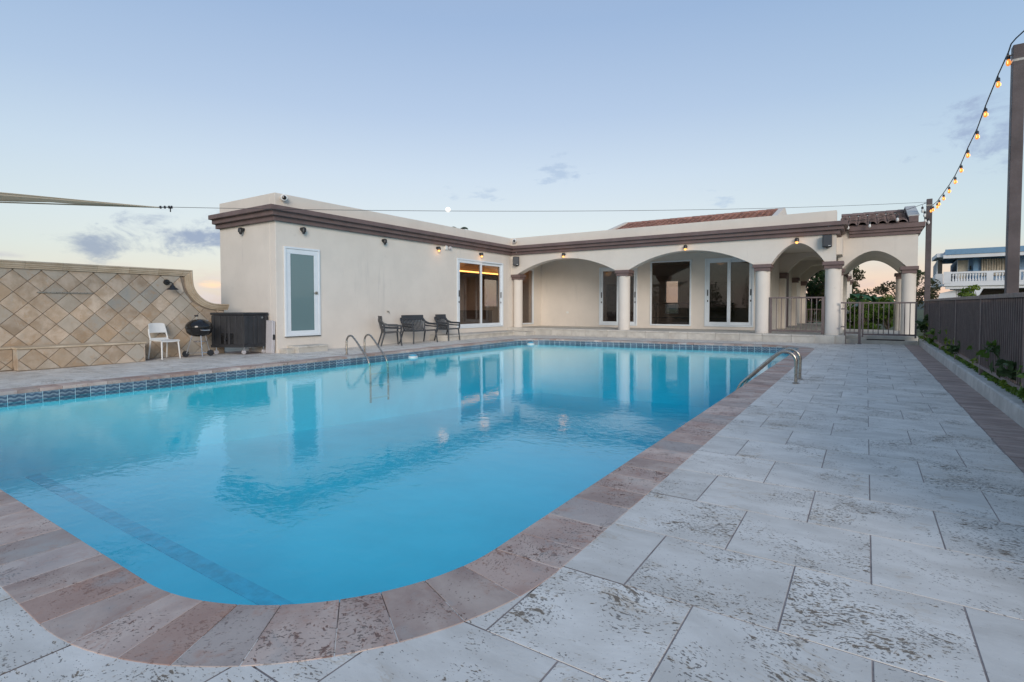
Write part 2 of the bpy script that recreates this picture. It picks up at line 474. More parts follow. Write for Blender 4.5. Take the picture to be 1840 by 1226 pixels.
MAT['leaf_dark'] = m_leaf('dark_leaves', (0.035, 0.065, 0.024), (0.085, 0.14, 0.045))
MAT['leaf_mid'] = m_leaf('mid_leaves', (0.06, 0.13, 0.022), (0.16, 0.26, 0.04))
MAT['leaf_lime'] = m_leaf('lime_leaves', (0.10, 0.17, 0.02), (0.25, 0.32, 0.05))
MAT['leaf_olive'] = m_leaf('olive_leaves', (0.05, 0.055, 0.025), (0.11, 0.10, 0.045))
MAT['leaf_blue'] = m_leaf('broad_leaves', (0.035, 0.12, 0.06), (0.08, 0.20, 0.075))
m, t, b = new_mat('sail_cloth')
g = t.node('ShaderNodeTexCoord')
c = t.mix(t.noise(g.outputs['Object'], 1.2, 4), (0.70, 0.62, 0.49, 1), (0.78, 0.70, 0.56, 1))
t.l.new(c, b.inputs['Base Color'])
b.inputs['Roughness'].default_value = 0.9
td = t.node('ShaderNodeBsdfTranslucent')
t.l.new(c, td.inputs[0])
mx = t.node('ShaderNodeMixShader')
mx.inputs[0].default_value = 0.5
t.l.new(b.outputs[0], mx.inputs[1])
t.l.new(td.outputs[0], mx.inputs[2])
t.l.new(mx.outputs[0], t.n['Material Output'].inputs[0])
MAT['sail'] = m


# ------------------------------------------------------------------ mesh builder
class MB:
    def __init__(s):
        s.v = []
        s.f = []

    def add(s, vs, fs):
        k = len(s.v)
        s.v += [tuple(p) for p in vs]
        s.f += [tuple(i + k for i in f) for f in fs]
        return s

    def box(s, x0, x1, y0, y1, z0, z1, M4=None):
        vs = [Vector(p) for p in ((x0, y0, z0), (x1, y0, z0), (x1, y1, z0), (x0, y1, z0), (x0, y0, z1), (x1, y0, z1), (x1, y1, z1), (x0, y1, z1))]
        if M4: vs = [M4 @ p for p in vs]
        return s.add(vs, [(0, 3, 2, 1), (4, 5, 6, 7), (0, 1, 5, 4), (1, 2, 6, 5), (2, 3, 7, 6), (3, 0, 4, 7)])

    def tube(s, pts, r, n=8, caps=True, closed=False):
        pts = [Vector(p) for p in pts]
        rs = r if isinstance(r, (list, tuple)) else [r] * len(pts)
        N = len(pts)
        prev = None
        rings = []
        for i, p in enumerate(pts):
            a = pts[max(i - 1, 0)]
            c = pts[min(i + 1, N - 1)]
            d = (c - a).normalized()
            if prev is None:
                ref = Vector((0, 0, 1)) if abs(d.z) < 0.9 else Vector((1, 0, 0))
                u = d.cross(ref).normalized()
            else:
                u = (prev - d * prev.dot(d)).normalized()
            prev = u
            w = d.cross(u)
            rings.append([p + (u * math.cos(2 * PI * k / n) + w * math.sin(2 * PI * k / n)) * rs[i] for k in range(n)])
        vs = [q for r_ in rings for q in r_]
        fs = []
        for i in range(N - 1):
            for k in range(n):
                k2 = (k + 1) % n
                fs.append((i * n + k, i * n + k2, (i + 1) * n + k2, (i + 1) * n + k))
        if caps:
            fs.append(tuple(range(n - 1, -1, -1)))
            fs.append(tuple((N - 1) * n + k for k in range(n)))
        return s.add(vs, fs)

    def lathe(s, prof, n=16, c=(0, 0, 0), axis='Z'):
        vs = []
        for r, z in prof:
            for k in range(n):
                a = 2 * PI * k / n
                x, y = r * math.cos(a), r * math.sin(a)
                p = (x, y, z) if axis == 'Z' else ((x, z, y) if axis == 'Y' else (z, x, y))
                vs.append((c[0] + p[0], c[1] + p[1], c[2] + p[2]))
        fs = []
        L = len(prof)
        for i in range(L - 1):
            for k in range(n):
                k2 = (k + 1) % n
                fs.append((i * n + k, i * n + k2, (i + 1) * n + k2, (i + 1) * n + k))
        fs.append(tuple(range(n - 1, -1, -1)))
        fs.append(tuple((L - 1) * n + k for k in range(n)))
        return s.add(vs, fs)

    def prism(s, poly, fn0, fn1):
        """poly: 2-D outline; fn0/fn1 map (a,b) to the two end caps"""
        n = len(poly)
        vs = [fn0(*p) for p in poly] + [fn1(*p) for p in poly]
        fs = [tuple(range(n - 1, -1, -1)), tuple(range(n, 2 * n))]
        for i in range(n):
            j = (i + 1) % n
            fs.append((i, j, n + j, n + i))
        return s.add(vs, fs)

    def build(s, name, mat, parent=None, loc=None, smooth=None, bevel=0.0, recalc=True):
        me = bpy.data.meshes.new(name)
        me.from_pydata(s.v, [], s.f)
        if recalc:
            bm = bmesh.new()
            bm.from_mesh(me)
            bmesh.ops.recalc_face_normals(bm, faces=bm.faces)
            bm.to_mesh(me)
            bm.free()
        me.update()
        if mat is not None:
            me.materials.append(MAT[mat] if isinstance(mat, str) else mat)
        if smooth:
            me.polygons.foreach_set('use_smooth', [True] * len(me.polygons))
            me.set_sharp_from_angle(angle=R(smooth))
        return link(name, me, parent, loc, bevel)


def link(name, me, parent=None, loc=None, bevel=0.0):
    o = bpy.data.objects.new(name, me)
    COL.objects.link(o)
    if parent is not None: o.parent = parent
    if loc is not None: o.location = loc
    if bevel:
        bv = o.modifiers.new('bevel', 'BEVEL')
        bv.width = bevel
        bv.segments = 2
        bv.limit_method = 'ANGLE'
        bv.angle_limit = R(40)
    return o


def tag(o, label=None, cat=None, group=None, kind=None):
    if label: o['label'] = label
    if cat: o['category'] = cat
    if group: o['group'] = group
    if kind: o['kind'] = kind
    return o


def thing(name, label, cat, loc=(0, 0, 0), rz=0.0, group=None):
    o = bpy.data.objects.new(name, None)
    o.empty_display_size = 0.2
    COL.objects.link(o)
    o.location = loc
    o.rotation_euler = (0, 0, rz)
    return tag(o, label, cat, group)


def copy_tree(o, parent=None):
    c = o.copy()
    COL.objects.link(c)
    if parent is not None: c.parent = parent
    for ch in [k for k in bpy.data.objects if k.parent == o]:
        copy_tree(ch, c)
    return c


def zg(x, y):
    """the paved ground falls very slightly towards the street"""
    return 0.006 * (y - 1) + 0.0026 * (x + 1.5)


# ------------------------------------------------------------------ pool outline
PC = [(-1.52, 1.02, 1.12), (-1.50, 17.45, 1.0), (-10.5, 16.75, 1.0), (-10.5, 1.02, 1.12)]   # corners (x, y, radius), counter-clockwise


def pool_path(off, seg=0.29):
    """list of runs; every run is a list of points with normals (outward) at parameter steps"""
    P = [Vector(c[:2]) for c in PC]
    n = len(P)
    cen = sum(P, Vector((0, 0))) / n
    lines = []
    for i in range(n):
        a, b = P[i], P[(i + 1) % n]
        d = (b - a).normalized()
        nr = Vector((d.y, -d.x))
        if nr.dot(a - cen) < 0: nr = -nr
        lines.append((a + nr * off, d, nr))
    out = []
    tang = []
    for i in range(n):
        a0, d0, n0 = lines[i - 1]
        a1, d1, n1 = lines[i]
        r = PC[i][2] + off
        # inner fillet centre
        c0, c1 = a0 - n0 * r, a1 - n1 * r
        den = d0.x * d1.y - d0.y * d1.x
        q = c1 - c0
        tt = (q.x * d1.y - q.y * d1.x) / den
        cc = c0 + d0 * tt
        tang.append((cc, r, n0, n1))
    return tang


def path_runs():
    T = pool_path(0.0)
    runs = []
    n = len(T)
    for i in range(n):
        cc, r, n0, n1 = T[i]
        a0 = math.atan2(n0.y, n0.x)
        a1 = math.atan2(n1.y, n1.x)
        da = (a1 - a0 + PI) % (2 * PI) - PI
        runs.append(('arc', cc, r, a0, da))
        c2, r2, m0, m1 = T[(i + 1) % n]
        runs.append(('line', cc + n1 * r, c2 + m0 * r2, n1))
    return runs


RUNS = path_runs()


def run_pt(run, u, off):
    if run[0] == 'arc':
        a = run[3] + run[4] * u
        return Vector((run[1].x + (run[2] + off) * math.cos(a), run[1].y + (run[2] + off) * math.sin(a)))
    p = run[1].lerp(run[2], u)
    return p + run[3] * off


def run_len(run, off):
    return abs(run[4]) * (run[2] + off) if run[0] == 'arc' else (run[2] - run[1]).length


def loop(off, step=0.12):
    pts = []
    for r in RUNS:
        n = max(2, int(run_len(r, 0.0) / step)) if r[0] == 'arc' else max(1, int(run_len(r, off) / 1.0))
        for k in range(n):
            pts.append(run_pt(r, k / n, off))
    return pts


COPW = 0.36


def in_pool(x, y, off):
    """inside the rounded outline grown by off"""
    p = Vector((x, y))
    T = pool_path(off)
    n = len(T)
    for i in range(n):
        c2, r2, m0, m1 = T[i]
        # half planes
        a = c2 + m1 * r2
        if (p - a).dot(m1) > 0: return False
    for cc, r, n0, n1 in T:
        q = p - cc
        # corner zone
        if q.dot(n0) > 0 and q.dot(n1) > 0 and q.length > r: return False
    return True


def fill_ring(name, outer, holes, zf, mat, kind='structure', parent=None):
    bm = bmesh.new()
    for lp in [outer] + holes:
        vs = [bm.verts.new((x, y, zf(x, y))) for x, y in lp]
        for i in range(len(vs)): bm.edges.new((vs[i], vs[(i + 1) % len(vs)]))
    bmesh.ops.triangle_fill(bm, use_beauty=True, use_dissolve=False, edges=bm.edges[:])
    for f in bm.faces:
        if f.normal.z < 0: f.normal_flip()
    me = bpy.data.meshes.new(name)
    bm.to_mesh(me)
    bm.free()
    me.materials.append(MAT[mat])
    o = link(name, me, parent)
    if kind: o['kind'] = kind
    return o


# ------------------------------------------------------------------ ground and far land
DX0, DX1, DY0, DY1 = -14.6, 1.40, -4.0, 19.7
fill_ring('ground', [(-3000, -3000), (3000, -3000), (3000, 3000), (-3000, 3000)],
          [[(DX0 + 0.3, DY0 + 0.3), (DX1 - 0.2, DY0 + 0.3), (DX1 - 0.2, DY1 - 0.3), (DX0 + 0.3, DY1 - 0.3)]], lambda x, y: -0.06, 'soil')
hb = MB()
NH = 120
for ring, (rad, zb) in enumerate(((500, -1), (620, 1))):
    pass
pr = []
for k in range(NH + 1):
    a = -PI * 0.25 + k / NH * PI * 0.93
    h = 9 + 9 * mnoise.noise(Vector((k * 0.11, 3.1, 0))) + 3 * mnoise.noise(Vector((k * 0.6, 1.1, 0)))
    pr.append((a, max(3, h) * min(1, (NH - k) / 25)))
vsH = []
for a, h in pr:
    vsH += [(math.cos(a) * 420, math.sin(a) * 420, -1), (math.cos(a) * 520, math.sin(a) * 520, h * 1.15), (math.cos(a) * 760, math.sin(a) * 760, -1)]
fsH = []
for k in range(NH):
    i = k * 3
    fsH += [(i, i + 3, i + 4, i + 1), (i + 1, i + 4, i + 5, i + 2)]
hb.add(vsH, fsH)
o = hb.build('hills', 'hill', smooth=60)
o['kind'] = 'structure'

# ------------------------------------------------------------------ deck base and tiles
deck = fill_ring('pool_deck', [(DX0, DY0), (DX1, DY0), (DX1, DY1), (DX0, DY1)], [loop(0.15)], lambda x, y: zg(x, y) - 0.0022, 'grout')
terrace = deck


TILE_CACHE = {}


def slab_tile(name, x0, x1, y0, y1, mat, parent, th=0.004, ins=0.0008, gap=0.0032, lift=0.0, clip=None):
    cx, cy = (x0 + x1) / 2, (y0 + y1) / 2
    zc = zg(cx, cy) + lift
    x0 += gap; x1 -= gap; y0 += gap; y1 -= gap
    corners = [in_pool(x, y, 0.2) for x in (x0, x1) for y in (y0, y1)]
    if all(corners): return None
    f = lambda x, y, z: (x - cx, y - cy, zg(x, y) + lift - zc + z)
    if any(corners) or (clip and clip(x0, x1, y0, y1)):
        n = 26
        vs, fs, idx = [], [], {}
        g = lambda i, j: (x0 + (x1 - x0) * i / n, y0 + (y1 - y0) * j / n)
        for i in range(n):
            for j in range(n):
                xa, ya = g(i + .5, j + .5)
                if in_pool(xa, ya, 0.2): continue
                q = []
                for a, b_ in ((i, j), (i + 1, j), (i + 1, j + 1), (i, j + 1)):
                    if (a, b_) not in idx:
                        idx[(a, b_)] = len(vs)
                        vs.append(f(*g(a, b_), 0))
                    q.append(idx[(a, b_)])
                fs.append(tuple(q))
        if not fs: return None
        return MB().add(vs, fs).build(name, mat, parent, (cx, cy, zc), recalc=False)
    vs = [f(x, y, -th) for x, y in ((x0, y0), (x1, y0), (x1, y1), (x0, y1))] + \
         [f(x, y, 0) for x, y in ((x0 + ins, y0 + ins), (x1 - ins, y0 + ins), (x1 - ins, y1 - ins), (x0 + ins, y1 - ins))]
    fs = [(4, 5, 6, 7), (0, 1, 5, 4), (1, 2, 6, 5), (2, 3, 7, 6), (3, 0, 4, 7)]
    return MB().add(vs, fs).build(name, mat, parent, (cx, cy, zc), recalc=False)


TP, TPX = 0.594, 0.605
cand = []
r0 = 2.17 - TP * 10
for k in range(40):
    ya, yb = r0 + TP * k, r0 + TP * (k + 1)
    off = 0.04 if k % 2 == 1 else -0.255
    for q in range(-24, 3):
        xa, xb = off + TPX * q, off + TPX * (q + 1)
        xb = min(xb, 0.962)
        if xb - xa < 0.05: continue
        if xa < -14.3: continue
        yb2 = min(yb, 18.97 if xa < -0.7 else 19.5)
        if yb2 - ya < 0.05: continue
        if ya > 14 and xb < -12.2: continue
        if ya > 7.4 and xb < -13.0: continue
        if ya < 5.4 and xb < -13.7: continue
        if in_pool((xa + xb) / 2, (ya + yb) / 2, 0.2) and all(in_pool(x, y, 0.2) for x in (xa, xb) for y in (ya, yb2)): continue
        mx_, my_ = (xa + xb) / 2, (ya + yb) / 2
        d = math.hypot(mx_, my_)
        fw_ = -math.sin(YAW) * mx_ + math.cos(YAW) * my_
        rt_ = math.cos(YAW) * mx_ + math.sin(YAW) * my_
        if fw_ < 0.6 or abs(rt_) > fw_ * 1.02 + 0.5 or d < 0.8: d += 100    # outside the picture: joined paving
        cand.append((d, xa, xb, ya, yb2))
cand.sort()
for d, xa, xb, ya, yb in cand[:300]:
    slab_tile('deck_tile', xa, xb, ya, yb, 'travertine', deck, lift=random.uniform(-0.0004, 0.0006))
rest = MB()
for d, xa, xb, ya, yb in cand[300:]:
    g_ = 0.0035
    if any(in_pool(x, y, 0.2) for x in (xa, xb) for y in (ya, yb)):
        for i in range(12):
            for j in range(12):
                u0, v0 = xa + g_ + (xb - xa - 2 * g_) * i / 12, ya + g_ + (yb - ya - 2 * g_) * j / 12
                u1, v1 = u0 + (xb - xa - 2 * g_) / 12, v0 + (yb - ya - 2 * g_) / 12
                if not in_pool((u0 + u1) / 2, (v0 + v1) / 2, 0.2):
                    rest.add([(x, y, zg(x, y)) for x, y in ((u0, v0), (u1, v0), (u1, v1), (u0, v1))], [(0, 1, 2, 3)])
        continue
    rest.add([(x, y, zg(x, y)) for x, y in ((xa + g_, ya + g_), (xb - g_, ya + g_), (xb - g_, yb - g_), (xa + g_, yb - g_))], [(0, 1, 2, 3)])
if rest.f:
    o = rest.build('deck_paving', 'travertine', deck, recalc=False)
    o['kind'] = 'stuff'

# brick border along the fence
border = MB().add([(x, y, zg(x, y) - 0.0022) for x, y in ((0.964, -3.8), (1.31, -3.8), (1.31, 19.6), (0.964, 19.6))], [(0, 1, 2, 3)]).build('brick_border', 'grout', recalc=False)
border['kind'] = 'structure'
y = 3.6
while y < 19.45:
    w = 0.099
    cx, cy = 1.135, y + w / 2
    zc = zg(cx, cy) + random.uniform(-0.0015, 0.0015)
    x0, x1 = -0.168, 0.164 + random.uniform(-0.004, 0.004)
    h = w / 2 - 0.004
    vs = [(x0, -h, -0.006), (x1, -h, -0.006), (x1, h, -0.006), (x0, h, -0.006), (x0 + .004, -h + .004, 0), (x1 - .004, -h + .004, 0), (x1 - .004, h - .004, 0), (x0 + .004, h - .004, 0)]
    MB().add(vs, [(4, 5, 6, 7), (0, 1, 5, 4), (1, 2, 6, 5), (2, 3, 7, 6), (3, 0, 4, 7)]).build('brick', 'brick', border, (cx, cy, zc), recalc=False)
    y += w

# ------------------------------------------------------------------ pool shell, coping, waterline tile, water
WZ = -0.165
shell = MB()
L0 = loop(0.0)
n0 = len(L0)
vsS = [(p.x, p.y, zg(p.x, p.y) - 0.045) for p in L0] + [(p.x, p.y, -3.2) for p in L0]
def floor_z(x, y):
    return -1.32 - 0.6 * min(1, max(0, (y - 3.5) / 10.0))


shell.add(vsS, [(i, n0 + i, n0 + (i + 1) % n0, (i + 1) % n0) for i in range(n0)] )
FN = 24
fv, ff = [], []
for i in range(FN + 1):
    y_ = 0.6 + (18.2 - 0.6) * i / FN
    fv += [(-10.9, y_, floor_z(0, y_)), (-1.1, y_, floor_z(0, y_))]
    if i: ff.append((2 * i - 2, 2 * i - 1, 2 * i + 1, 2 * i))
shell.add(fv, ff)
pool = shell.build('swimming_pool', 'plaster')
pool['kind'] = 'structure'
MB().box(-10.45, -1.55, 2.50, 2.68, -1.35, -1.314).build('lane_stripe', 'stripe', pool)

for r in RUNS:
    n = max(1, round(run_len(r, 0.18) / (0.235 if r[0] == 'arc' else 0.285)))
    u = 0.0
    ws = [random.uniform(0.8, 1.2) for _ in range(n)]
    tot = sum(ws)
    for k in range(n):
        u0, u1 = u, u + ws[k] / tot
        u = u1
        du = 0.0017 / max(run_len(r, 0.18), 0.1)
        S = 3 if r[0] == 'arc' else 1
        ip = [run_pt(r, u0 + du + (u1 - u0 - 2 * du) * q / S, -0.012) for q in range(S + 1)]
        op = [run_pt(r, u0 + du + (u1 - u0 - 2 * du) * q / S, COPW) for q in range(S + 1)]
        poly = ip + op[::-1]
        c = sum(poly, Vector((0, 0))) / len(poly)
        lift = 0.0025 + random.uniform(-0.0005, 0.0005)
        zc = zg(c.x, c.y) + lift
        d = (ip[-1] - ip[0])
        ang = math.atan2(d.y, d.x)
        ca, sa = math.cos(-ang), math.sin(-ang)
        lp = [((p.x - c.x) * ca - (p.y - c.y) * sa, (p.x - c.x) * sa + (p.y - c.y) * ca, zg(p.x, p.y) + lift - zc) for p in poly]
        mb = MB().prism(lp, lambda x, y, z: (x, y, z - 0.052), lambda x, y, z: (x, y, z))
        o = mb.build('coping_stone', 'coping', pool, (c.x, c.y, zc), bevel=0.003)
        o.rotation_euler = (0, 0, ang)
bedv, bedf = [], []
La, Lb = loop(0.004), loop(COPW + 0.012)
nb = len(La)
for p in La: bedv.append((p.x, p.y, zg(p.x, p.y) - 0.003))
for p in Lb: bedv.append((p.x, p.y, zg(p.x, p.y) - 0.002))
for i in range(nb): bedf.append((i, (i + 1) % nb, nb + (i + 1) % nb, nb + i))
o = MB().add(bedv, bedf).build('coping_mortar', 'mortar', pool)
tl = []
for r in RUNS:
    n = max(1, round(run_len(r, 0) / 0.2))
    for k in range(n): tl.append((r, k / n, (k + 1) / n))
for r, u0, u1 in tl:
    du = 0.004 / max(run_len(r, 0), 0.1)
    a, b_ = run_pt(r, u0 + du, 0.0), run_pt(r, u1 - du, 0.0)
    c = (a + b_) / 2
    L = (b_ - a).length / 2
    d = b_ - a
    zc = zg(c.x, c.y) - 0.05 - 0.0875
    o = MB().box(-L, L, -0.008, 0.004, -0.0875, 0.0875).build('band_tile', 'wave_tile', pool, (c.x, c.y, zc))
    o.rotation_euler = (0, 0, math.atan2(d.y, d.x))
WL = loop(0.02)
nx = len(WL)
o = MB().add([(p.x, p.y, zg(p.x, p.y) + WZ) for p in WL] + [(p.x, p.y, -3.6) for p in WL], [tuple(range(nx)), tuple(range(2 * nx - 1, nx - 1, -1))] + [(i, nx + i, nx + (i + 1) % nx, (i + 1) % nx) for i in range(nx)]).build('pool_water', 'water')
o['kind'] = 'structure'

# ------------------------------------------------------------------ kerb and fence
kerb = MB()
for k in range(12):
    ya, yb = -3.5 + k * 2.05, -3.5 + (k + 1) * 2.05 - 0.006
    yb = min(yb, 19.55)
    if yb <= ya: continue
    vs = []
    for x, z in ((1.295, -0.03), (1.305, 0.155), (1.325, 0.17), (1.72, 0.17), (1.72, -0.03)):
        vs += [(x + random.uniform(-.003, .003), ya, zg(x, ya) + z), (x, yb, zg(x, yb) + z)]
    m5 = 5
    fs = [(2 * i, 2 * i + 1, 2 * ((i + 1) % m5) + 1, 2 * ((i + 1) % m5)) for i in range(m5)] + [tuple(2 * i for i in range(m5)), tuple(2 * i + 1 for i in range(m5))[::-1]]
    kerb.add(vs, fs)
o = kerb.build('kerb', 'concrete')
o['kind'] = 'structure'

fence = thing('fence', 'long brown metal picket fence standing on the concrete kerb at right', 'fence', (1.42, 3, 0.18))
FX = 1.42


def fobj(name, mb): return mb.build(name, 'rail', fence, bevel=0.003)


fl = Vector((1.42, 3, 0.18))


def loc_box(mb, x0, x1, y0, y1, z0, z1, z2=None, z3=None):
    return mb.box(x0 - fl.x, x1 - fl.x, y0 - fl.y, y1 - fl.y, z0 - fl.z, z1 - fl.z)


posts_y = [2.45, 5.05, 7.65, 10.28, 12.88, 15.45, 18.0, 19.35]
for a, b_ in zip(posts_y[:-1], posts_y[1:]):
    mb = MB()
    for z, hh_, wd in ((1.315, 0.05, 0.036), (0.30, 0.045, 0.022)):
        z0, z1 = z + zg(1.4, a) - 0.03, z + zg(1.4, b_) - 0.03
        vs = []
        for yy, zz in ((a, z0), (b_, z1)):
            for x in (-wd, wd):
                for dz in (0, hh_): vs.append((x, yy - fl.y + (0.001 if yy == a else -0.001), zz + dz - fl.z))
        mb.add(vs, [(0, 1, 3, 2), (4, 6, 7, 5), (0, 4, 5, 1), (2, 3, 7, 6), (1, 5, 7, 3), (0, 2, 6, 4)])
        fobj('top_rail' if z > 1 else 'bottom_rail', mb)
        mb = MB()
for yy in posts_y:
    zb = zg(1.4, yy) + 0.165
    fobj('fence_post', loc_box(MB(), FX - 0.026, FX + 0.026, yy - 0.026, yy + 0.026, zb, zb + 1.16))
for a, b_ in zip(posts_y[:-1], posts_y[1:]):
    zz = zg(1.4, (a + b_) / 2)
    loc_box(MB(), FX + 0.09, FX + 0.10, a + 0.028, b_ - 0.028, zz + 0.36, zz + 1.305).build('backing_panel', 'backing', fence)
pk = None
yy = 2.55
while yy < 19.3:
    if min(abs(yy - p) for p in posts_y) > 0.05:
        zz = zg(1.4, yy)
        if pk is None:
            pk = MB().box(-0.009, 0.009, -0.009, 0.009, 0, 0.99).build('picket', 'rail', fence, (0, yy - fl.y, zz + 0.31 - fl.z))
        else:
            q = pk.copy()
            COL.objects.link(q)
            q.location = (0, yy - fl.y, zz + 0.31 - fl.z)
    yy += 0.112

# ------------------------------------------------------------------ villa
villa = thing('villa', 'single storey cream villa with brown cornice, arched porch and clay roof around the pool', 'house')
WX, WY0, FY, EX = -12.94, 8.19, 19.32, -0.81     # pool-side wall plane, near wall plane, arcade plane, arcade end
WBX = -15.7
FZ = 0.36
BY = 21.92


def vp(name, mb, mat, parent=villa, **kw): return mb.build(name, mat, parent, **kw)


# left wing walls (slider opening y 15.62..18.68, z .42..3.11)
mb = MB()
T_ = 0.25
ZB = -0.2
mb.box(WX - T_, WX, WY0, 15.62, ZB, 4.24)
mb.box(WX - T_, WX, 15.62, 18.68, ZB, 0.42)
mb.box(WX - T_, WX, 15.62, 18.68, 3.11, 4.24)
mb.box(WX - T_, WX, 18.68, 19.12, ZB, 4.24)
# continues behind the arcade, with a narrow window y 20.12..21.18
mb.box(WX - T_, WX, 19.12, 20.12, ZB, 4.24)
mb.box(WX - T_, WX, 20.12, 21.18, ZB, 0.46)
mb.box(WX - T_, WX, 20.12, 21.18, 3.0, 4.24)
mb.box(WX - T_, WX, 21.18, BY + 3, ZB, 4.24)
# near face and far west wall (window y 20.8..22.0, z 1.3..2.6)
mb.box(WBX, WX - T_, WY0, WY0 + T_, ZB, 4.24)
mb.box(WBX, WBX + T_, WY0 + T_, 20.75, ZB, 4.24)
mb.box(WBX, WBX + T_, 20.75, 22.1, ZB, 1.25)
mb.box(WBX, WBX + T_, 20.75, 22.1, 2.65, 4.24)
mb.box(WBX, WBX + T_, 22.1, BY + 3, ZB, 4.24)
mb.box(WBX + T_, WX - T_, BY + 2.75, BY + 3, ZB, 4.24)
vp('wall', mb, 'stucco', bevel=0.012)
# roof slab of left wing below the parapet
vp('flat_roof', MB().box(WBX + T_, WX - T_, WY0 + T_, BY + 2.75, 3.42, 3.75), 'interior')
# interior of the left room
mb = MB().box(WBX + T_, WX - T_, 14.4, 14.5, 0, 3.42)
mb.box(WBX + T_, WBX + T_ + 0.02, 14.5, 20.7, 0.4, 3.42)
mb.box(WBX + T_, WX - T_, 23.4, 23.5, 0.3, 3.42)
vp('interior_wall', mb, 'interior')
mb = MB().box(WBX + T_ + 0.02, WBX + T_ + 0.5, 14.5, 20.7, 1.05, 1.1)
mb.box(WBX + T_ + 0.02, WBX + T_ + 0.48, 14.5, 20.7, 0.4, 1.05)
vp('counter', mb, 'interior_dark')
vp('floor', MB().box(WBX + T_, WX - T_, 14.5, 23.4, 0.2, 0.4), 'interior_dark')
vp('cove_light', MB().box(WBX + T_ + 0.25, WBX + T_ + 0.29, 15, 23.3, 2.84, 2.90), 'cove')
vp('cove_ledge', MB().box(WBX + T_ + 0.021, WBX + T_ + 0.35, 14.6, 23.3, 2.76, 2.82), 'interior')


# cornice: three stepped bands swept round the outer faces
def sweep_band(name, path, prof, mat, closed=False, parent=villa):
    """path: 2-D points; prof: (offset outwards, z) closed section; outward is right of travel"""
    P = [Vector(p) for p in path]
    n = len(P)
    rings = []
    for i in range(n):
        d0 = (P[i] - P[i - 1]).normalized() if i > 0 else (P[1] - P[0]).normalized()
        d1 = (P[i + 1] - P[i]).normalized() if i < n - 1 else d0
        n0, n1 = Vector((d0.y, -d0.x)), Vector((d1.y, -d1.x))
        mtr = (n0 + n1)
        mtr = mtr / max(1e-6, mtr.length_squared) * 2
        rings.append([(P[i].x + mtr.x * o_, P[i].y + mtr.y * o_, z_) for o_, z_ in prof])
    k = len(prof)
    vs = [q for r_ in rings for q in r_]
    fs = []
    for i in range(n - 1):
        for j in range(k):
            j2 = (j + 1) % k
            fs.append((i * k + j, i * k + j2, (i + 1) * k + j2, (i + 1) * k + j))
    fs.append(tuple(range(k)))
    fs.append(tuple((n - 1) * k + j for j in range(k))[::-1])
    return MB().add(vs, fs).build(name, mat, parent, bevel=0.006)


outer = [(WBX - 0.05, WY0), (WX, WY0), (WX, FY), (EX, FY), (EX, 20.62)]
sweep_band('cornice', outer, [(-0.05, 3.50), (0.10, 3.50), (0.10, 3.615), (0.20, 3.622), (0.20, 3.735), (0.30, 3.742), (0.30, 3.865), (-0.05, 3.865)], 'trim')
# parapet of far wing and its flat roof
APX = [(-12.62, -8.08, 3.245), (-7.55, -3.16, 3.265), (-2.63, -1.11, 3.30)]
SPR = 2.66
ARCH_T = 0.40


def arch_outline(x0, x1, top, arches, spr):
    poly = [(x0, top), (x0, spr)]
    for a, b_, crown in arches:
        N = 28
        hw = (b_ - a) / 2
        cx = (a + b_) / 2
        e = 2.05 if hw > 1.2 else 1.9
        for i in range(N + 1):
            uu = -1 + 2 * i / N
            poly.append((cx + hw * uu, spr + (crown - spr) * (1 - abs(uu) ** e)))
    poly += [(x1, spr), (x1, top)]
    return poly


pl = arch_outline(WX + 0.001, EX, 4.235, APX, SPR)
vp('arch_wall', MB().prism(pl, lambda a, b_: (a, FY, b_), lambda a, b_: (a, FY + ARCH_T, b_)), 'stucco')
# porch ceiling, floor, back wall
vp('porch_ceiling', MB().box(WX + 0.002, EX, FY + ARCH_T + 0.002, 33.5, 3.44, 3.7), 'stucco')
OPEN = [(-9.93, -8.17, 0.44, 3.0), (-7.60, -5.90, 0.47, 3.16), (-5.37, -3.56, 0.47, 3.17)]
mb = MB()
xp = WX + 0.002
for a, b_, z0, z1 in OPEN:
    mb.box(xp, a, BY, BY + 0.22, ZB, 3.438)
    mb.box(a, b_, BY, BY + 0.22, ZB, z0)
    mb.box(a, b_, BY, BY + 0.22, z1, 3.438)
    xp = b_
mb.box(xp, -3.0, BY, BY + 0.22, ZB, 3.438)
mb.box(-3.22, -3.0, BY + 0.22, 34, ZB, 3.438)
vp('wall', mb, 'stucco')
# interior of the hall behind the porch: back wall with a window that looks out to the sky
mb = MB()
IY = 27.5
mb.box(WX, -8.72, IY, IY + 0.15, 0.3, 3.44)
mb.box(-8.72, -8.02, IY, IY + 0.15, 0.3, 0.9)
mb.box(-8.72, -8.02, IY, IY + 0.15, 2.62, 3.44)
mb.box(-8.02, -3.22, IY, IY + 0.15, 0.3, 3.44)
vp('interior_wall', mb, 'interior')
vp('floor', MB().box(WX, -3.22, BY + 0.22, IY, 0.2, FZ), 'interior_dark')
for a, b_ in ((-12.0, -10.9), (-6.6, -5.4)):
    vp('door', MB().box(a, b_, IY - 0.06, IY - 0.001, FZ, 2.5), 'interior_dark')

# porch floor and steps
mb = MB().box(WX + 0.001, EX + 0.02, 19.02, BY, -0.2, FZ)
vp('porch_floor', mb, 'pale_stone', bevel=0.01)
vp('arcade_floor', MB().box(-3.0, EX + 0.02, BY + 0.002, 34, -0.2, FZ), 'pale_stone')
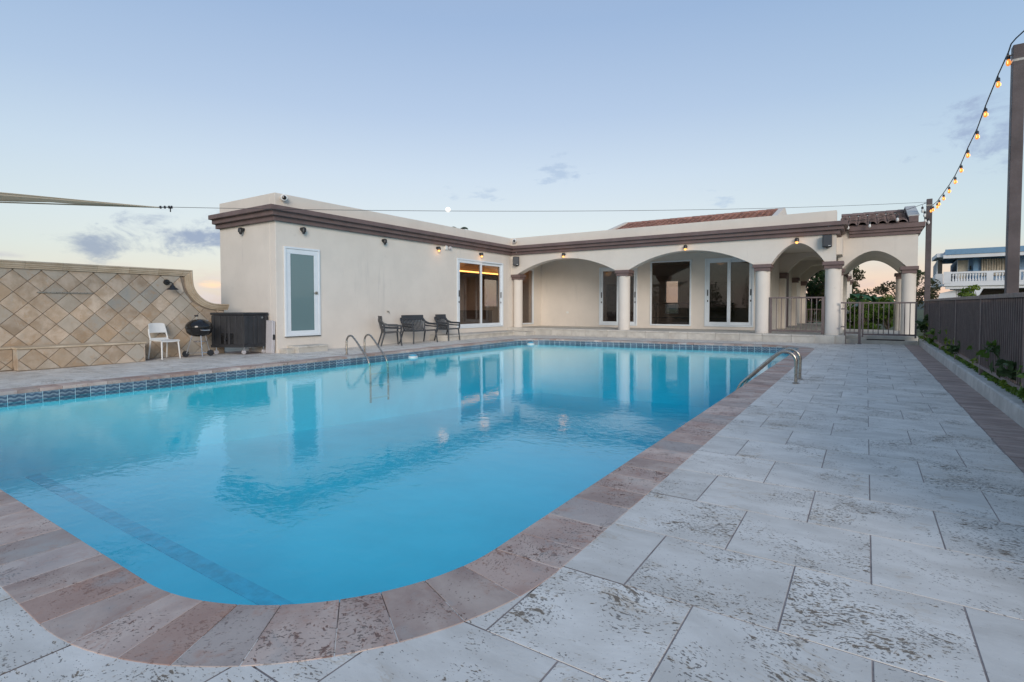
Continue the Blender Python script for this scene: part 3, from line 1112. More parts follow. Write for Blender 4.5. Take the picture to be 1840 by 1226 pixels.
# riser stones, each proud of the slab
x = -11.5
while x < -1.4:
    w = random.uniform(0.55, 0.95)
    x1 = min(x + w, -1.32)
    vp('riser_stone', MB().box(x + 0.004, x1 - 0.004, 19.0, 19.03, zg(x, 19) - 0.02, FZ - 0.055), 'pale_stone', bevel=0.004)
    vp('riser_stone', MB().box(x + 0.004, x1 - 0.004, 18.985, 19.25, FZ - 0.052, FZ + 0.006), 'pale_stone', bevel=0.008)
    x = x1
x = 14.1
step = vp('step', MB().box(WX, -12.16, 14.1, 19.0, -0.1, 0.235), 'pale_stone', bevel=0.01)
while x < 18.9:
    x1 = min(x + random.uniform(0.6, 0.9), 18.98)
    vp('step_stone', MB().box(WX + 0.002, -12.12, x + 0.003, x1 - 0.003, 0.19, 0.248), 'pale_stone', bevel=0.008)
    x = x1
vp('step', MB().box(WX + 0.002, -11.55, 18.3, 18.98, -0.1, 0.225), 'pale_stone', bevel=0.01)
# little door step
st = vp('step', MB().box(WX + 0.001, -12.47, 8.50, 9.44, -0.05, 0.155), 'pale_stone', bevel=0.012)
for a, b_ in ((8.50, 8.78), (8.79, 9.13), (9.14, 9.44)):
    vp('step_stone', MB().box(WX + 0.002, -12.45, a, b_, 0.15, 0.195), 'pale_stone', bevel=0.008)
vp('step', MB().box(WX + 0.001, -12.60, 8.26, 8.495, -0.05, 0.13), 'pale_stone', bevel=0.012)


# columns
def column(x, y, half=False, rad=0.222, top=SPR, plinth=True, cap_w=0.285, base=FZ):
    c = MB().lathe([(rad + 0.004, base + 0.0), (rad + 0.003, base + 0.14), (rad, base + 0.145), (rad, top - 0.22)], 28, (x, y, 0)).build('column', 'stucco', villa, smooth=40)
    mb = MB().box(x - cap_w, x + cap_w, y - cap_w, y + cap_w, top - 0.115, top - 0.001)
    mb.box(x - cap_w + 0.045, x + cap_w - 0.045, y - cap_w + 0.045, y + cap_w - 0.045, top - 0.225, top - 0.1155)
    mb.build('capital', 'trim', c, bevel=0.008)
    if plinth:
        MB().box(x - 0.36, x + 0.36, y - 0.40, y + 0.2, 0.0, base + 0.004).build('plinth', 'pale_stone', c, bevel=0.008)
    return c


CY = FY + ARCH_T / 2
column(-12.72, CY + 0.02, plinth=False, rad=0.2, cap_w=0.25)
column(-7.80, CY)
column(-2.90, CY)
column(-0.88, CY)

# cross arches and pilasters down the side arcade
for ya in (24.4, 28.8, 33.0):
    pl = arch_outline(-3.0, -0.62, 3.436, [(-2.72, -1.05, 3.28)], SPR - 0.02)
    vp('arch_wall', MB().prism(pl, lambda a, b_: (a, ya, b_), lambda a, b_: (a, ya + 0.35, b_)), 'stucco')
    column(-0.86, ya + 0.17, plinth=False)
    p = vp('pilaster', MB().box(-2.998, -2.78, ya - 0.02, ya + 0.37, FZ, SPR - 0.22), 'stucco', bevel=0.006)
    mb = MB().box(-2.999, -2.70, ya - 0.07, ya + 0.42, SPR - 0.13, SPR - 0.002)
    mb.box(-2.999, -2.74, ya - 0.04, ya + 0.39, SPR - 0.24, SPR - 0.131)
    mb.build('capital', 'trim', p, bevel=0.006)
vp('side_door', MB().box(-2.998, -2.92, 25.6, 26.9, FZ, 2.75), 'trim', bevel=0.01)
vp('side_lintel', MB().box(-1.06, -0.66, FY + ARCH_T + 0.002, 20.6, 2.9, 3.436), 'stucco')
vp('side_lintel', MB().box(-1.04, -0.66, 24.76, 34, 2.9, 3.436), 'stucco')

# portico: barrel vault between a front and a back arch
PY0, PY1, PX0, PX1 = 20.62, 24.9, -0.80, 1.30
pl = arch_outline(PX0, PX1, 3.9, [(-0.66, 1.02, 3.04)], 2.51)
vp('portico_wall', MB().prism(pl, lambda a, b_: (a, PY0, b_), lambda a, b_: (a, PY1, b_)), 'stucco')
mb = MB().box(-0.655, PX1 - 0.0, 19.75, PY1 + 0.3, -0.1, FZ)
vp('portico_floor', mb, 'pale_stone', bevel=0.01)
vp('portico_step', MB().box(-0.58, PX1 - 0.01, 19.52, 19.748, -0.05, 0.23), 'pale_stone', bevel=0.012)
for yy in (PY0 + 0.2, PY1 - 0.22):
    column(1.10, yy, plinth=False, rad=0.19, top=2.51, cap_w=0.235)
    column(-0.84, yy, plinth=False, rad=0.19, top=2.51, cap_w=0.235)
sweep_band('cornice', [(EX + 0.31, PY0), (PX1, PY0), (PX1, PY1), (EX + 0.31, PY1)],
           [(-0.05, 3.50), (0.06, 3.50), (0.06, 3.60), (0.11, 3.606), (0.11, 3.69), (0.16, 3.696), (0.16, 3.84), (-0.05, 3.84)], 'trim')


# tiled roofs
def roof_tile_mesh():
    w, L, N = 0.131, 0.40, 7
    vs, fs = [], []
    for j, (yy, sc, dz) in enumerate(((0, 1.0, 0.0), (L, 0.86, -0.004))):
        for rr in (1.0, 0.76):
            for i in range(N + 1):
                a = PI * i / N
                vs.append((math.cos(a) * w * sc * rr, yy, math.sin(a) * 0.10 * sc * rr + dz))
    n = N + 1
    for i in range(N):
        fs.append((i, i + 1, 2 * n + i + 1, 2 * n + i))           # outer
        fs.append((n + i + 1, n + i, 3 * n + i, 3 * n + i + 1))   # inner
        fs.append((i + 1, i, n + i, n + i + 1))                   # front lip
    return vs, fs


def tiled_roof(x0, x1, y_eave, y_ridge, z_eave, z_ridge, y_back, mat, ridge_only_front=None, z_under=None):
    sl = math.atan2(z_ridge - z_eave, y_ridge - y_eave)
    mb = MB()
    zu = z_under if z_under is not None else z_eave - 0.25
    prof = [(y_eave, z_eave), (y_ridge, z_ridge), (y_back, z_eave), (y_back, zu), (y_eave, zu)]
    mb.prism(prof, lambda a, b_: (x0, a, b_), lambda a, b_: (x1, a, b_))
    rf = mb.build('roof', mat, villa)
    vs, fs = roof_tile_mesh()
    me = None
    ncol = int((x1 - x0) / 0.245)
    sp = (x1 - x0) / ncol
    rowL = 0.27
    nrow = int(math.hypot(y_ridge - y_eave, z_ridge - z_eave) / rowL)
    for rI in range(nrow):
        if ridge_only_front and rI < nrow - ridge_only_front: continue
        for c_ in range(ncol):
            px_ = x0 + sp * (c_ + 0.5)
            d = rI * rowL - 0.06
            loc = (px_ + random.uniform(-.006, .006), y_eave + math.cos(sl) * d, z_eave + math.sin(sl) * d + 0.012 + 0.012)
            if me is None:
                o = MB().add(vs, fs).build('roof_tile', mat, rf, smooth=50)
                me = o.data
            else:
                o = link('roof_tile', me, rf)
            o.location = loc
            o.rotation_euler = (sl - 0.10, 0, random.uniform(-.02, .02))
    x = x0
    while x < x1 - 0.05:   # ridge caps
        L = min(0.36, x1 - x)
        N = 8
        v2, f2 = [], []
        for j, xx in enumerate((0, L)):
            sc = 1.0 if j == 0 else 0.88
            for i in range(N + 1):
                a = PI * i / N
                v2.append((xx, math.cos(a) * 0.12 * sc, math.sin(a) * 0.10 * sc))
        for i in range(N): f2.append((i, i + 1, N + 2 + i, N + 1 + i))
        f2 += [tuple(range(N + 1)), tuple(range(N + 1, 2 * N + 2))]
        MB().add(v2, f2).build('ridge_tile', mat, rf, (x, y_ridge, z_ridge + 0.03), smooth=50)
        x += L - 0.03
    return rf


tiled_roof(-9.40, -3.02, 20.6, 24.0, 4.06, 5.12, 27.4, 'clay', ridge_only_front=6, z_under=3.72)
# raking parapets at the gable ends
for x0, x1 in ((-9.62, -9.42), (-3.0, -2.80)):
    prof = [(20.0, 3.85), (20.0, 4.05), (24.0, 5.26), (24.25, 5.26), (28.0, 4.05), (28.0, 3.85)]
    vp('gable_parapet', MB().prism(prof, lambda a, b_: (x0, a, b_), lambda a, b_: (x1, a, b_)), 'stucco', bevel=0.01)
tiled_roof(-0.80, 1.03, PY0 - 0.16, 22.75, 3.86, 4.48, PY1 + 0.16, 'clay_dark', z_under=3.845)
prof = [(PY0 - 0.16, 3.85), (PY0 - 0.16, 4.03), (22.4, 4.60), (22.95, 4.60), (PY1 + 0.16, 3.98), (PY1 + 0.16, 3.85)]
vp('gable_parapet', MB().prism(prof, lambda a, b_: (1.05, a, b_), lambda a, b_: (1.29, a, b_)), 'trim', bevel=0.008)
prof = [(PY0 - 0.12, 4.033), (22.4, 4.603), (22.95, 4.603), (PY1 + 0.16, 3.985), (PY1 + 0.16, 4.02), (22.96, 4.64), (22.39, 4.64), (PY0 - 0.12, 4.07)]
vp('parapet_cap', MB().prism(prof, lambda a, b_: (1.03, a, b_), lambda a, b_: (1.31, a, b_)), 'concrete')


# doors and windows
def frame_rect(mb, fn, a0, a1, b0, b1, w, d0, d1):
    """rectangular frame; fn(a, depth, b)"""
    for (p, q, r_, s_) in ((a0, a1, b0, b0 + w), (a0, a1, b1 - w, b1), (a0, a0 + w, b0 + w, b1 - w), (a1 - w, a1, b0 + w, b1 - w)):
        vs = [fn(a, d, b_) for b_ in (r_, s_) for d in (d0, d1) for a in (p, q)]
        mb.add(vs, [(0, 1, 3, 2), (4, 6, 7, 5), (0, 4, 5, 1), (2, 3, 7, 6), (0, 2, 6, 4), (1, 5, 7, 3)])


fW = lambda a, d, b_: (WX + d, a, b_)     # on the pool-side wall (facing +x)
fB = lambda a, d, b_: (a, BY - d, b_)     # on the porch back wall (facing -y)


def fbox(fn, a0, a1, d0, d1, b0, b1, mb=None):
    mb = mb or MB()
    vs = [fn(a, d, b_) for b_ in (b0, b1) for d in (d0, d1) for a in (a0, a1)]
    mb.add(vs, [(0, 1, 3, 2), (4, 6, 7, 5), (0, 4, 5, 1), (2, 3, 7, 6), (0, 2, 6, 4), (1, 5, 7, 3)])
    return mb


# frosted door
mb = MB()
frame_rect(mb, fW, 8.42, 9.52, 0.44, 2.86, 0.055, 0.0, 0.05)
dr = mb.build('door', 'white_frame', villa, bevel=0.005)
mb = MB()
frame_rect(mb, fW, 8.478, 9.462, 0.465, 2.80, 0.125, 0.002, 0.03)
mb.build('door_leaf', 'white_frame', dr, bevel=0.004)
fbox(fW, 8.60, 9.34, 0.004, 0.016, 0.585, 2.68).build('glass_pane', 'frosted', dr)
mb = fbox(fW, 9.36, 9.44, 0.03, 0.045, 1.59, 1.67)
fbox(fW, 9.28, 9.41, 0.075, 0.09, 1.615, 1.64, mb)
fbox(fW, 9.385, 9.41, 0.045, 0.075, 1.617, 1.638, mb)
mb.build('door_handle', 'steel', dr, bevel=0.003)
fbox(fW, 8.42, 9.52, 0.0, 0.06, 0.425, 0.438).build('threshold', 'black_metal', dr)


def slider(name, fn, a0, a1, b0, b1, fw, sw, handle_side, inset=0.0, label=None):
    mb = MB()
    frame_rect(mb, fn, a0, a1, b0, b1, fw, -0.10 + inset, 0.035 + inset)
    d = mb.build(name, 'white_frame', villa, bevel=0.004)
    mid = (a0 + a1) / 2
    for k, (p, q, dd) in enumerate(((a0 + fw + 0.002, mid + sw / 2, -0.03), (mid - sw / 2, a1 - fw - 0.002, -0.075))):
        mb = MB()
        frame_rect(mb, fn, p, q, b0 + fw + 0.002, b1 - fw - 0.002, sw, dd, dd + 0.04)
        mb.build('sash', 'white_frame', d, bevel=0.003)
        fbox(fn, p + sw - 0.003, q - sw + 0.003, dd + 0.014, dd + 0.022, b0 + fw + sw - 0.003, b1 - fw - sw + 0.003).build('pane', 'glass', d)
        ha = p + sw * 0.45 if k == 0 else q - sw * 0.45
        fbox(fn, ha - 0.018, ha + 0.018, dd + 0.041, dd + 0.065, b0 + 1.22, b0 + 1.46).build('door_pull', 'black_metal', d, bevel=0.004)
        mbk = fbox(fn, ha - 0.02, ha + 0.02, dd + 0.041, dd + 0.055, b0 + 0.98, b0 + 1.05)
        mbk.build('lock', 'black_metal', d, bevel=0.004)
    return d


slider('sliding_door', fW, 15.62, 18.68, 0.42, 3.11, 0.06, 0.10, 0)
slider('sliding_door', fB, -9.93, -8.17, 0.44, 3.0, 0.06, 0.11, 0)
slider('sliding_door', fB, -5.37, -3.56, 0.47, 3.17, 0.06, 0.12, 0)


def window(fn, a0, a1, b0, b1, fw=0.06, glass='glass', inset=0.0):
    mb = MB()
    frame_rect(mb, fn, a0, a1, b0, b1, fw, -0.08 + inset, 0.03 + inset)
    w = mb.build('window', 'white_frame', villa, bevel=0.004)
    fbox(fn, a0 + fw - 0.003, a1 - fw + 0.003, -0.03, -0.022, b0 + fw - 0.003, b1 - fw + 0.003).build('pane', glass, w)
    return w


window(fB, -7.60, -5.90, 0.47, 3.16)
window(fW, 20.12, 21.18, 0.46, 3.0)
fI = lambda a, d, b_: (a, IY + d, b_)
window(fI, -8.72, -8.02, 0.9, 2.62, 0.04)
fI2 = lambda a, d, b_: (WBX + 0.1 + d, a, b_)
window(fI2, 20.75, 22.1, 1.25, 2.65, 0.04)

# furniture seen dimly in the hall
def indoor_table(x, y, L, W, label):
    r = thing('dining_table', label, 'table', (x, y, FZ))
    MB().box(-L / 2, L / 2, -W / 2, W / 2, 1.02, 1.08).build('table_top', 'wood_dark', r)
    for sx in (-1, 1):
        for sy in (-1, 1):
            MB().box(sx * (L / 2 - .12) - .04, sx * (L / 2 - .12) + .04, sy * (W / 2 - .08) - .04, sy * (W / 2 - .08) + .04, 0, 1.02).build('leg', 'wood_dark', r)
    MB().box(-L / 2 + .12, L / 2 - .12, -0.03, 0.03, 0.38, 0.44).build('stretcher', 'wood_dark', r)
    return r


indoor_table(-7.2, 23.6, 1.9, 0.8, 'tall dark bar table indoors behind the fixed porch window')
indoor_table(-5.2, 23.3, 1.2, 0.7, 'tall dark bar table indoors behind the glass doors beside the gated arch')

# ------------------------------------------------------------------ lamps, speakers, cameras on the walls
def wall_lamp(p, d, lit, label, group):
    """p on wall, d outward unit vector"""
    d = Vector(d)
    a = math.atan2(d.y, d.x)
    r = thing('wall_lamp', label, 'lamp', p, a, group)
    MB().lathe([(0.05, 0), (0.05, 0.018)], 14, axis='X').build('back_plate', 'black_metal', r, smooth=40)
    MB().tube([(0.01, 0, 0.02), (0.06, 0, 0.045), (0.10, 0, 0.03)], 0.011, 8).build('arm', 'black_metal', r, smooth=40)
    MB().lathe([(0.02, 0.05), (0.055, 0.035), (0.066, 0.0), (0.066, -0.075), (0.061, -0.075), (0.055, 0.0)], 16, (0.10, 0, 0)).build('shade', 'black_metal', r, smooth=50)
    MB().lathe([(0.02, -0.005), (0.040, -0.022), (0.044, -0.085), (0.036, -0.125), (0.012, -0.14)], 14, (0.10, 0, 0)).build('bulb', 'lamp_glow' if lit else 'black_plastic', r, smooth=60)
    if lit:
        ld = bpy.data.lights.new('lamp_light', 'POINT')
        ld.energy = 1.1
        ld.color = (1.0, 0.50, 0.2)
        ld.shadow_soft_size = 0.2
        lo = bpy.data.objects.new('lamp_light', ld)
        COL.objects.link(lo)
        lo.parent = r
        lo.location = (0.19, 0, -0.10)
    return r


G1 = 'wall lamps under the brown cornice'
wall_lamp((-14.42, WY0, 3.38), (0, -1, 0), False, 'unlit black wall lamp on the narrow end wall above the ice caddy', G1)
wall_lamp((WX, 8.97, 3.37), (1, 0, 0), False, 'unlit black wall lamp above the frosted white door', G1)
wall_lamp((WX, 11.92, 3.37), (1, 0, 0), False, 'unlit black wall lamp above the first armchair, right of the frosted door', G1)
wall_lamp((WX, 14.5, 3.37), (1, 0, 0), True, 'lit amber wall lamp left of the white sensor box', G1)
wall_lamp((WX, 17.06, 3.37), (1, 0, 0), True, 'lit amber wall lamp above the large sliding door of the left wing', G1)
wall_lamp((-10.31, FY, 3.40), (0, -1, 0), True, 'lit amber lamp over the first wide arch, nearest the corner speaker', G1)
wall_lamp((-5.40, FY, 3.40), (0, -1, 0), True, 'lit amber lamp over the second wide arch with the fixed window', G1)
wall_lamp((-1.88, FY, 3.40), (0, -1, 0), True, 'lit amber lamp over the narrow gated arch', G1)

r = thing('sensor_light', 'small white sensor box with round lens under the cornice', 'sensor', (WX, 15.02, 3.43))
MB().box(0, 0.07, -0.12, 0.0, -0.08, 0.08).build('housing', 'white_plastic', r, bevel=0.01)
MB().lathe([(0.055, 0.0), (0.06, 0.09), (0.045, 0.13)], 14, (0.02, 0.10, 0.0), axis='X').build('lens', 'grey_plastic', r, smooth=40)


def speaker(p, rz, label):
    r = thing('wall_speaker', label, 'speaker', p, rz, 'speakers on the arcade corners')
    MB().box(-0.13, 0.13, -0.26, -0.06, -0.19, 0.19).build('cabinet', 'black_plastic', r, bevel=0.025)
    MB().box(-0.112, 0.112, -0.272, -0.2605, -0.17, 0.17).build('grille', 'resin', r, bevel=0.01)
    MB().box(-0.03, 0.03, -0.06, 0.0, -0.21, -0.05).build('bracket', 'black_metal', r)
    MB().box(0.03, 0.09, -0.276, -0.2725, -0.155, -0.14).build('badge', 'white_plastic', r)
    MB().tube([(0.02, -0.05, 0.17), (0.03, -0.04, 0.28), (0.0, -0.12, 0.36), (0.03, -0.22, 0.47)], 0.009, 6).build('cable', 'white_plastic', r)
    return r


speaker((-12.66, FY, 3.22), R(28), 'grey speaker hung at the inner corner where both wings meet')
speaker((-1.05, FY, 3.28), R(4), 'black speaker at the outer end of the arcade by the gate')


def sec_cam(p, rz, label):
    r = thing('security_camera', label, 'camera', p, rz, 'security cameras on the parapet')
    MB().tube([(0, 0, 0), (0, -0.05, 0)], 0.045, 14).build('mount', 'white_plastic', r, smooth=40)
    MB().lathe([(0.03, 0.02), (0.085, 0.05), (0.09, 0.12), (0.06, 0.18), (0.02, 0.19)], 18, (0, -0.22, 0.0), axis='Y').build('dome', 'white_plastic', r, smooth=50)
    MB().lathe([(0.01, -0.01), (0.045, 0.0), (0.06, 0.045)], 14, (0, -0.225, -0.005), axis='Y').build('lens', 'enamel', r, smooth=50)
    return r


sec_cam((WX, 8.45, 4.12), R(60), 'white dome security camera on the parapet above the frosted door')
sec_cam((-12.72, FY, 4.10), R(20), 'white dome security camera on the parapet above the corner speaker')

r = thing('garden_tap', 'small brass tap on the cream wall above the first armchair', 'tap', (WX, 12.09, 1.08))
MB().tube([(0, 0, 0), (0.07, 0, 0), (0.10, 0, -0.04)], 0.014, 8).build('spout', 'steel', r, smooth=40)
MB().box(0.03, 0.045, -0.05, 0.05, 0.02, 0.035).build('handle', 'steel', r)
o = MB().box(-0.06, 0.06, -0.012, -0.001, -0.045, 0.045).build('wall_socket', 'white_plastic', loc=(-11.53, BY, 1.0), bevel=0.004)
tag(o, 'white wall socket low on the plain porch back wall', 'socket')

# ------------------------------------------------------------------ railings and gate
def railing(name, label, x0, x1, yv, zb, zt, bars, cat='railing', end_w=0.05):
    r = thing(name, label, cat, ((x0 + x1) / 2, yv, zb))
    h = zt - zb
    L = (x1 - x0) / 2
    MB().box(-L, L, -0.03, 0.03, h - 0.045, h).build('top_rail', 'rail', r, bevel=0.004)
    MB().box(-L + 0.05, L - 0.05, -0.02, 0.02, 0.06, 0.11).build('bottom_rail', 'rail', r, bevel=0.004)
    for s_ in (-1, 1):
        MB().box(s_ * (L - end_w / 2 - 0.01) - end_w / 2, s_ * (L - end_w / 2 - 0.01) + end_w / 2, -0.026, 0.026, 0.0, h - 0.046).build('post', 'rail', r, bevel=0.004)
    me = None
    for k in range(bars):
        x = -L + end_w + (2 * L - 2 * end_w) * (k + 1) / (bars + 1)
        if me is None:
            o = MB().box(-0.011, 0.011, -0.011, 0.011, 0.1105, h - 0.0455).build('picket', 'rail', r)
            me = o.data
        else:
            o = link('picket', me, r)
        o.location = (x, 0, 0)
    return r


railing('porch_railing', 'brown picket railing closing the narrow arch between two columns', -2.68, -1.09, 19.42, FZ + 0.02, 1.565, 9, end_w=0.075)
railing('gate', 'brown metal gate in front of the portico steps', -0.11, 1.235, 19.24, 0.33, 1.385, 9, 'gate', 0.045)
r = thing('short_fence', 'short brown picket panel between the end column and the gate post', 'fence', (-0.38, 19.24, zg(-.4, 19)))
MB().box(-0.27, 0.19, -0.03, 0.03, 1.235, 1.28).build('top_rail', 'rail', r, bevel=0.004)
MB().box(-0.13, 0.19, -0.02, 0.02, 0.31, 0.36).build('bottom_rail', 'rail', r, bevel=0.004)
MB().box(-0.17, -0.125, -0.022, 0.022, 0, 1.234).build('post', 'rail', r, bevel=0.004)
for x in (-0.02, 0.09): MB().box(x - .011, x + .011, -.011, .011, 0.361, 1.234).build('picket', 'rail', r)
MB().box(0.1905, 0.262, -0.036, 0.036, 0, 1.285).build('gate_post', 'rail', r, bevel=0.005)
MB().box(0.175, 0.285, -0.055, 0.055, 0, 0.02).build('base_plate', 'rail', r)
for z in (1.05, 0.5): MB().box(-0.26, -0.17, -0.012, 0.012, z, z + 0.04).build('wall_bracket', 'rail', r)
o = MB().box(-0.47, 0.47, -0.05, 0.05, 0, 0.03).build('door_mat', 'wood_dark', loc=(0.50, 19.57, 0.232), bevel=0.004)
tag(o, 'narrow brown strip mat lying on the step below the gate', 'mat')
railing('garden_railing', 'low thin picket railing at the far end of the arcade', -2.9, -0.7, 34.2, FZ, 1.15, 18)

# ------------------------------------------------------------------ travertine wall with ledge
TX = -14.25
tw = thing('stone_wall', 'tan travertine wall of diamond tiles with a swept shoulder beside the villa', 'wall', (TX, 4, 0))
WT = 2.02   # underside of coping, main height


def top_at(y):
    """height of tiled field along the wall"""
    if y < 6.42: return WT
    if y < 6.62: return None
    return 1.16


def shoulder(n=16):
    """concave sweep from the upper coping down to the low end"""
    pts = [(6.62, 2.03), (6.62, 1.95)]
    for i in range(n + 1):
        a = i / n * PI / 2
        pts.append((7.32 - 0.70 * math.cos(a), 1.93 - 0.62 * math.sin(a)))
    return pts


sh = shoulder()
body = [(-2.0, -0.1), (7.52, -0.1), (7.52, 1.2), (7.5, 1.29)] + [(a, b_ - 0.03) for a, b_ in sh[::-1]] + [(-2.0, 2.03)]
bx = MB().prism(body, lambda a, b_: (-0.35, a - 4, b_), lambda a, b_: (-0.022, a - 4, b_))
bx.build('wall_core', 'wall_grout', tw)


def inside_field(y, z):
    if z < 0 or y < -2 or y > 7.5: return False
    if y <= 6.45: return z < 2.0
    if z <= 1.15: return True
    # left of the swept trim
    if y < 7.32:
        dx, dz = (7.32 - y) / 0.86, (1.95 - z) / 0.80
        return dx * dx + dz * dz > 1.0 and z < 2.0 if y > 6.45 else True
    return False


def clip_poly(poly, fn_list):
    for (nx_, nz_, d_) in fn_list:      # keep nx*y + nz*z <= d
        out = []
        for i in range(len(poly)):
            a, b_ = poly[i], poly[(i + 1) % len(poly)]
            fa, fb = nx_ * a[0] + nz_ * a[1] - d_, nx_ * b_[0] + nz_ * b_[1] - d_
            if fa <= 0: out.append(a)
            if (fa < 0 < fb) or (fb < 0 < fa):
                k = fa / (fa - fb)
                out.append((a[0] + (b_[0] - a[0]) * k, a[1] + (b_[1] - a[1]) * k))
        poly = out
        if len(poly) < 3: return []
    return poly


def diamond_field(parent, half, fn, clips, y0, z0, yr, zr, keep=None, nm='wall_tile', org=(0, 0, 0)):
    for i in range(yr[0], yr[1]):
        for j in range(zr[0], zr[1]):
            if (i + j) % 2: continue
            cy, cz = y0 + i * half, z0 + j * half
            g_ = half - 0.006
            poly = [(cy - g_, cz), (cy, cz - g_), (cy + g_, cz), (cy, cz + g_)]
            poly = clip_poly(poly, clips)
            if len(poly) < 3: continue
            if keep:
                poly = keep(poly, cy, cz)
                if not poly: continue
            c = (sum(p[0] for p in poly) / len(poly), sum(p[1] for p in poly) / len(poly))
            ar = abs(sum(poly[k][0] * poly[(k + 1) % len(poly)][1] - poly[(k + 1) % len(poly)][0] * poly[k][1] for k in range(len(poly)))) / 2
            if ar < 0.0015: continue
            o3 = Vector(fn(c[0], 0, c[1]))
            pr_ = random.uniform(-0.004, 0.004)
            f0 = lambda a, b_: tuple(Vector(fn(a, -0.022, b_)) - o3)
            f1 = lambda a, b_: tuple(Vector(fn(a, pr_, b_)) - o3)
            mb = MB().prism(poly, f0, f1)
            mb.build(nm, 'wall_tile', parent, tuple(o3 - Vector(org)), bevel=0.006)


def keep_main(poly, cy, cz):
    # the swept corner: approximate the curve by clipping against tangents of the sweep
    if max(p[0] for p in poly) < 6.45: return poly
    ys = [p for p in poly]
    best = ys
    cxm, czm = 7.32, 1.95
    dx, dz = cy - cxm, cz - czm
    if cz > 1.0 and cy < 7.35:
        L = math.hypot(dx / 0.86, dz / 0.80)
        nx_, nz_ = dx / 0.86 ** 2, dz / 0.80 ** 2
        ln = math.hypot(nx_, nz_) or 1
        nx_, nz_ = nx_ / ln, nz_ / ln
        ex, ez = cxm + dx / max(L, 1e-4), czm + dz / max(L, 1e-4)
        return clip_poly(poly, [(-nx_, -nz_, -(nx_ * ex + nz_ * ez))])
    if cy >= 7.2: return clip_poly(poly, [(0, 1, 1.14)])
    return poly


HALF = 0.2235
fT = lambda a, d, b_: (TX + d, a, b_)
diamond_field(tw, HALF, fT, [(0, -1, 0.0), (0, 1, 2.005), (1, 0, 7.5), (-1, 0, 1.9)], 3.76, 1.762, (-26, 20), (-9, 3), keep_main, org=(TX, 4, 0))


# stepped stone coping: straight run, then the sweep, then the low end
def coping_run(pts, nm):
    """pts along the run (y, z) of the top edge; section steps outward"""
    P = [Vector(p) for p in pts]
    n = len(P)
    sec = [(-0.36, 0.0), (0.095, 0.0), (0.105, -0.018), (0.095, -0.036), (0.080, -0.038), (0.074, -0.048), (0.082, -0.056), (0.078, -0.08), (0.060, -0.083), (0.054, -0.09), (0.060, -0.098), (0.056, -0.118), (0.036, -0.121), (0.032, -0.128), (0.036, -0.134), (0.034, -0.155), (-0.36, -0.155)]
    vs, fs = [], []
    k = len(sec)
    for i in range(n):
        d0 = (P[i] - P[i - 1]).normalized() if i else (P[1] - P[0]).normalized()
        d1 = (P[i + 1] - P[i]).normalized() if i < n - 1 else d0
        nn = Vector((-(d0 + d1).y, (d0 + d1).x))
        nn = nn / max(nn.length_squared, 1e-6) * 2
        nn = Vector((-d0.y, d0.x)) + Vector((-d1.y, d1.x))
        nn = nn / nn.length_squared * 2
        for dx, h in sec:
            q = P[i] + nn * h
            vs.append((dx, q.x - 4, q.y))
    for i in range(n - 1):
        for j in range(k):
            j2 = (j + 1) % k
            fs.append((i * k + j, i * k + j2, (i + 1) * k + j2, (i + 1) * k + j))
    fs += [tuple(range(k)), tuple((n - 1) * k + j for j in range(k))[::-1]]
    MB().add(vs, fs).build(nm, 'coping_tan', tw, smooth=30)


y = -2.0
while y < 6.45:
    y1 = min(y + 0.61, 6.47)
    if 6.47 - y1 < 0.2: y1 = 6.47
    coping_run([(y, 2.165), (y1 - 0.004, 2.165)], 'coping_stone')
    y = y1
coping_run([(6.47, 2.165), (6.69, 2.165), (6.692, 2.03), (6.70, 1.90)] + [(7.34 - 0.64 * math.cos(i / 14 * PI / 2), 1.90 - 0.58 * math.sin(i / 14 * PI / 2)) for i in range(1, 15)] + [(7.60, 1.31)], 'swept_coping')

# ledge in front of the wall
LX = -13.6
ledge = thing('stone_ledge', 'low tiled travertine ledge with cream cap below the diamond wall', 'ledge', (LX, 4, 0))
MB().box(-0.62, -0.02, 3.20 - 4, 5.35 - 4, -0.08, 0.405).build('ledge_core', 'wall_grout', ledge)
MB().box(-0.62, -0.30, -2.0 - 4, 3.199 - 4, -0.08, 0.405).build('ledge_core', 'wall_grout', ledge)
fL = lambda a, d, b_: (LX + d, a, b_)
diamond_field(ledge, HALF, fL, [(0, -1, 0.0), (0, 1, 0.40), (1, 0, 5.36), (-1, 0, -3.195)], 3.76 + 0.12, 0.20, (-6, 10), (-3, 4), org=(LX, 4, 0))
fL2 = lambda a, d, b_: (LX - 0.28 + d, a, b_)
diamond_field(ledge, HALF, fL2, [(0, -1, 0.0), (0, 1, 0.40), (1, 0, 3.19), (-1, 0, 1.5)], 3.76, 0.10, (-24, 2), (-3, 4), org=(LX, 4, 0))
fL3 = lambda a, d, b_: (a, 5.375 + d, b_)
diamond_field(ledge, HALF, fL3, [(0, -1, 0.0), (0, 1, 0.40), (1, 0, LX), (-1, 0, 14.24)], LX - 0.1, 0.20, (-6, 6), (-3, 4), org=(LX, 4, 0))
fL4 = lambda a, d, b_: (a, 3.19 - d, b_)
diamond_field(ledge, HALF, fL4, [(0, -1, 0.0), (0, 1, 0.40), (1, 0, LX), (-1, 0, 13.88)], LX - 0.1, 0.1, (-3, 3), (-3, 4), org=(LX, 4, 0))
MB().box(-0.64, 0.025, 3.17 - 4, 5.40 - 4, 0.406, 0.445).build('ledge_cap', 'coping_tan', ledge, bevel=0.012)
MB().box(-0.64, -0.255, -2.0 - 4, 3.168 - 4, 0.406, 0.445).build('ledge_cap', 'coping_tan', ledge, bevel=0.012)

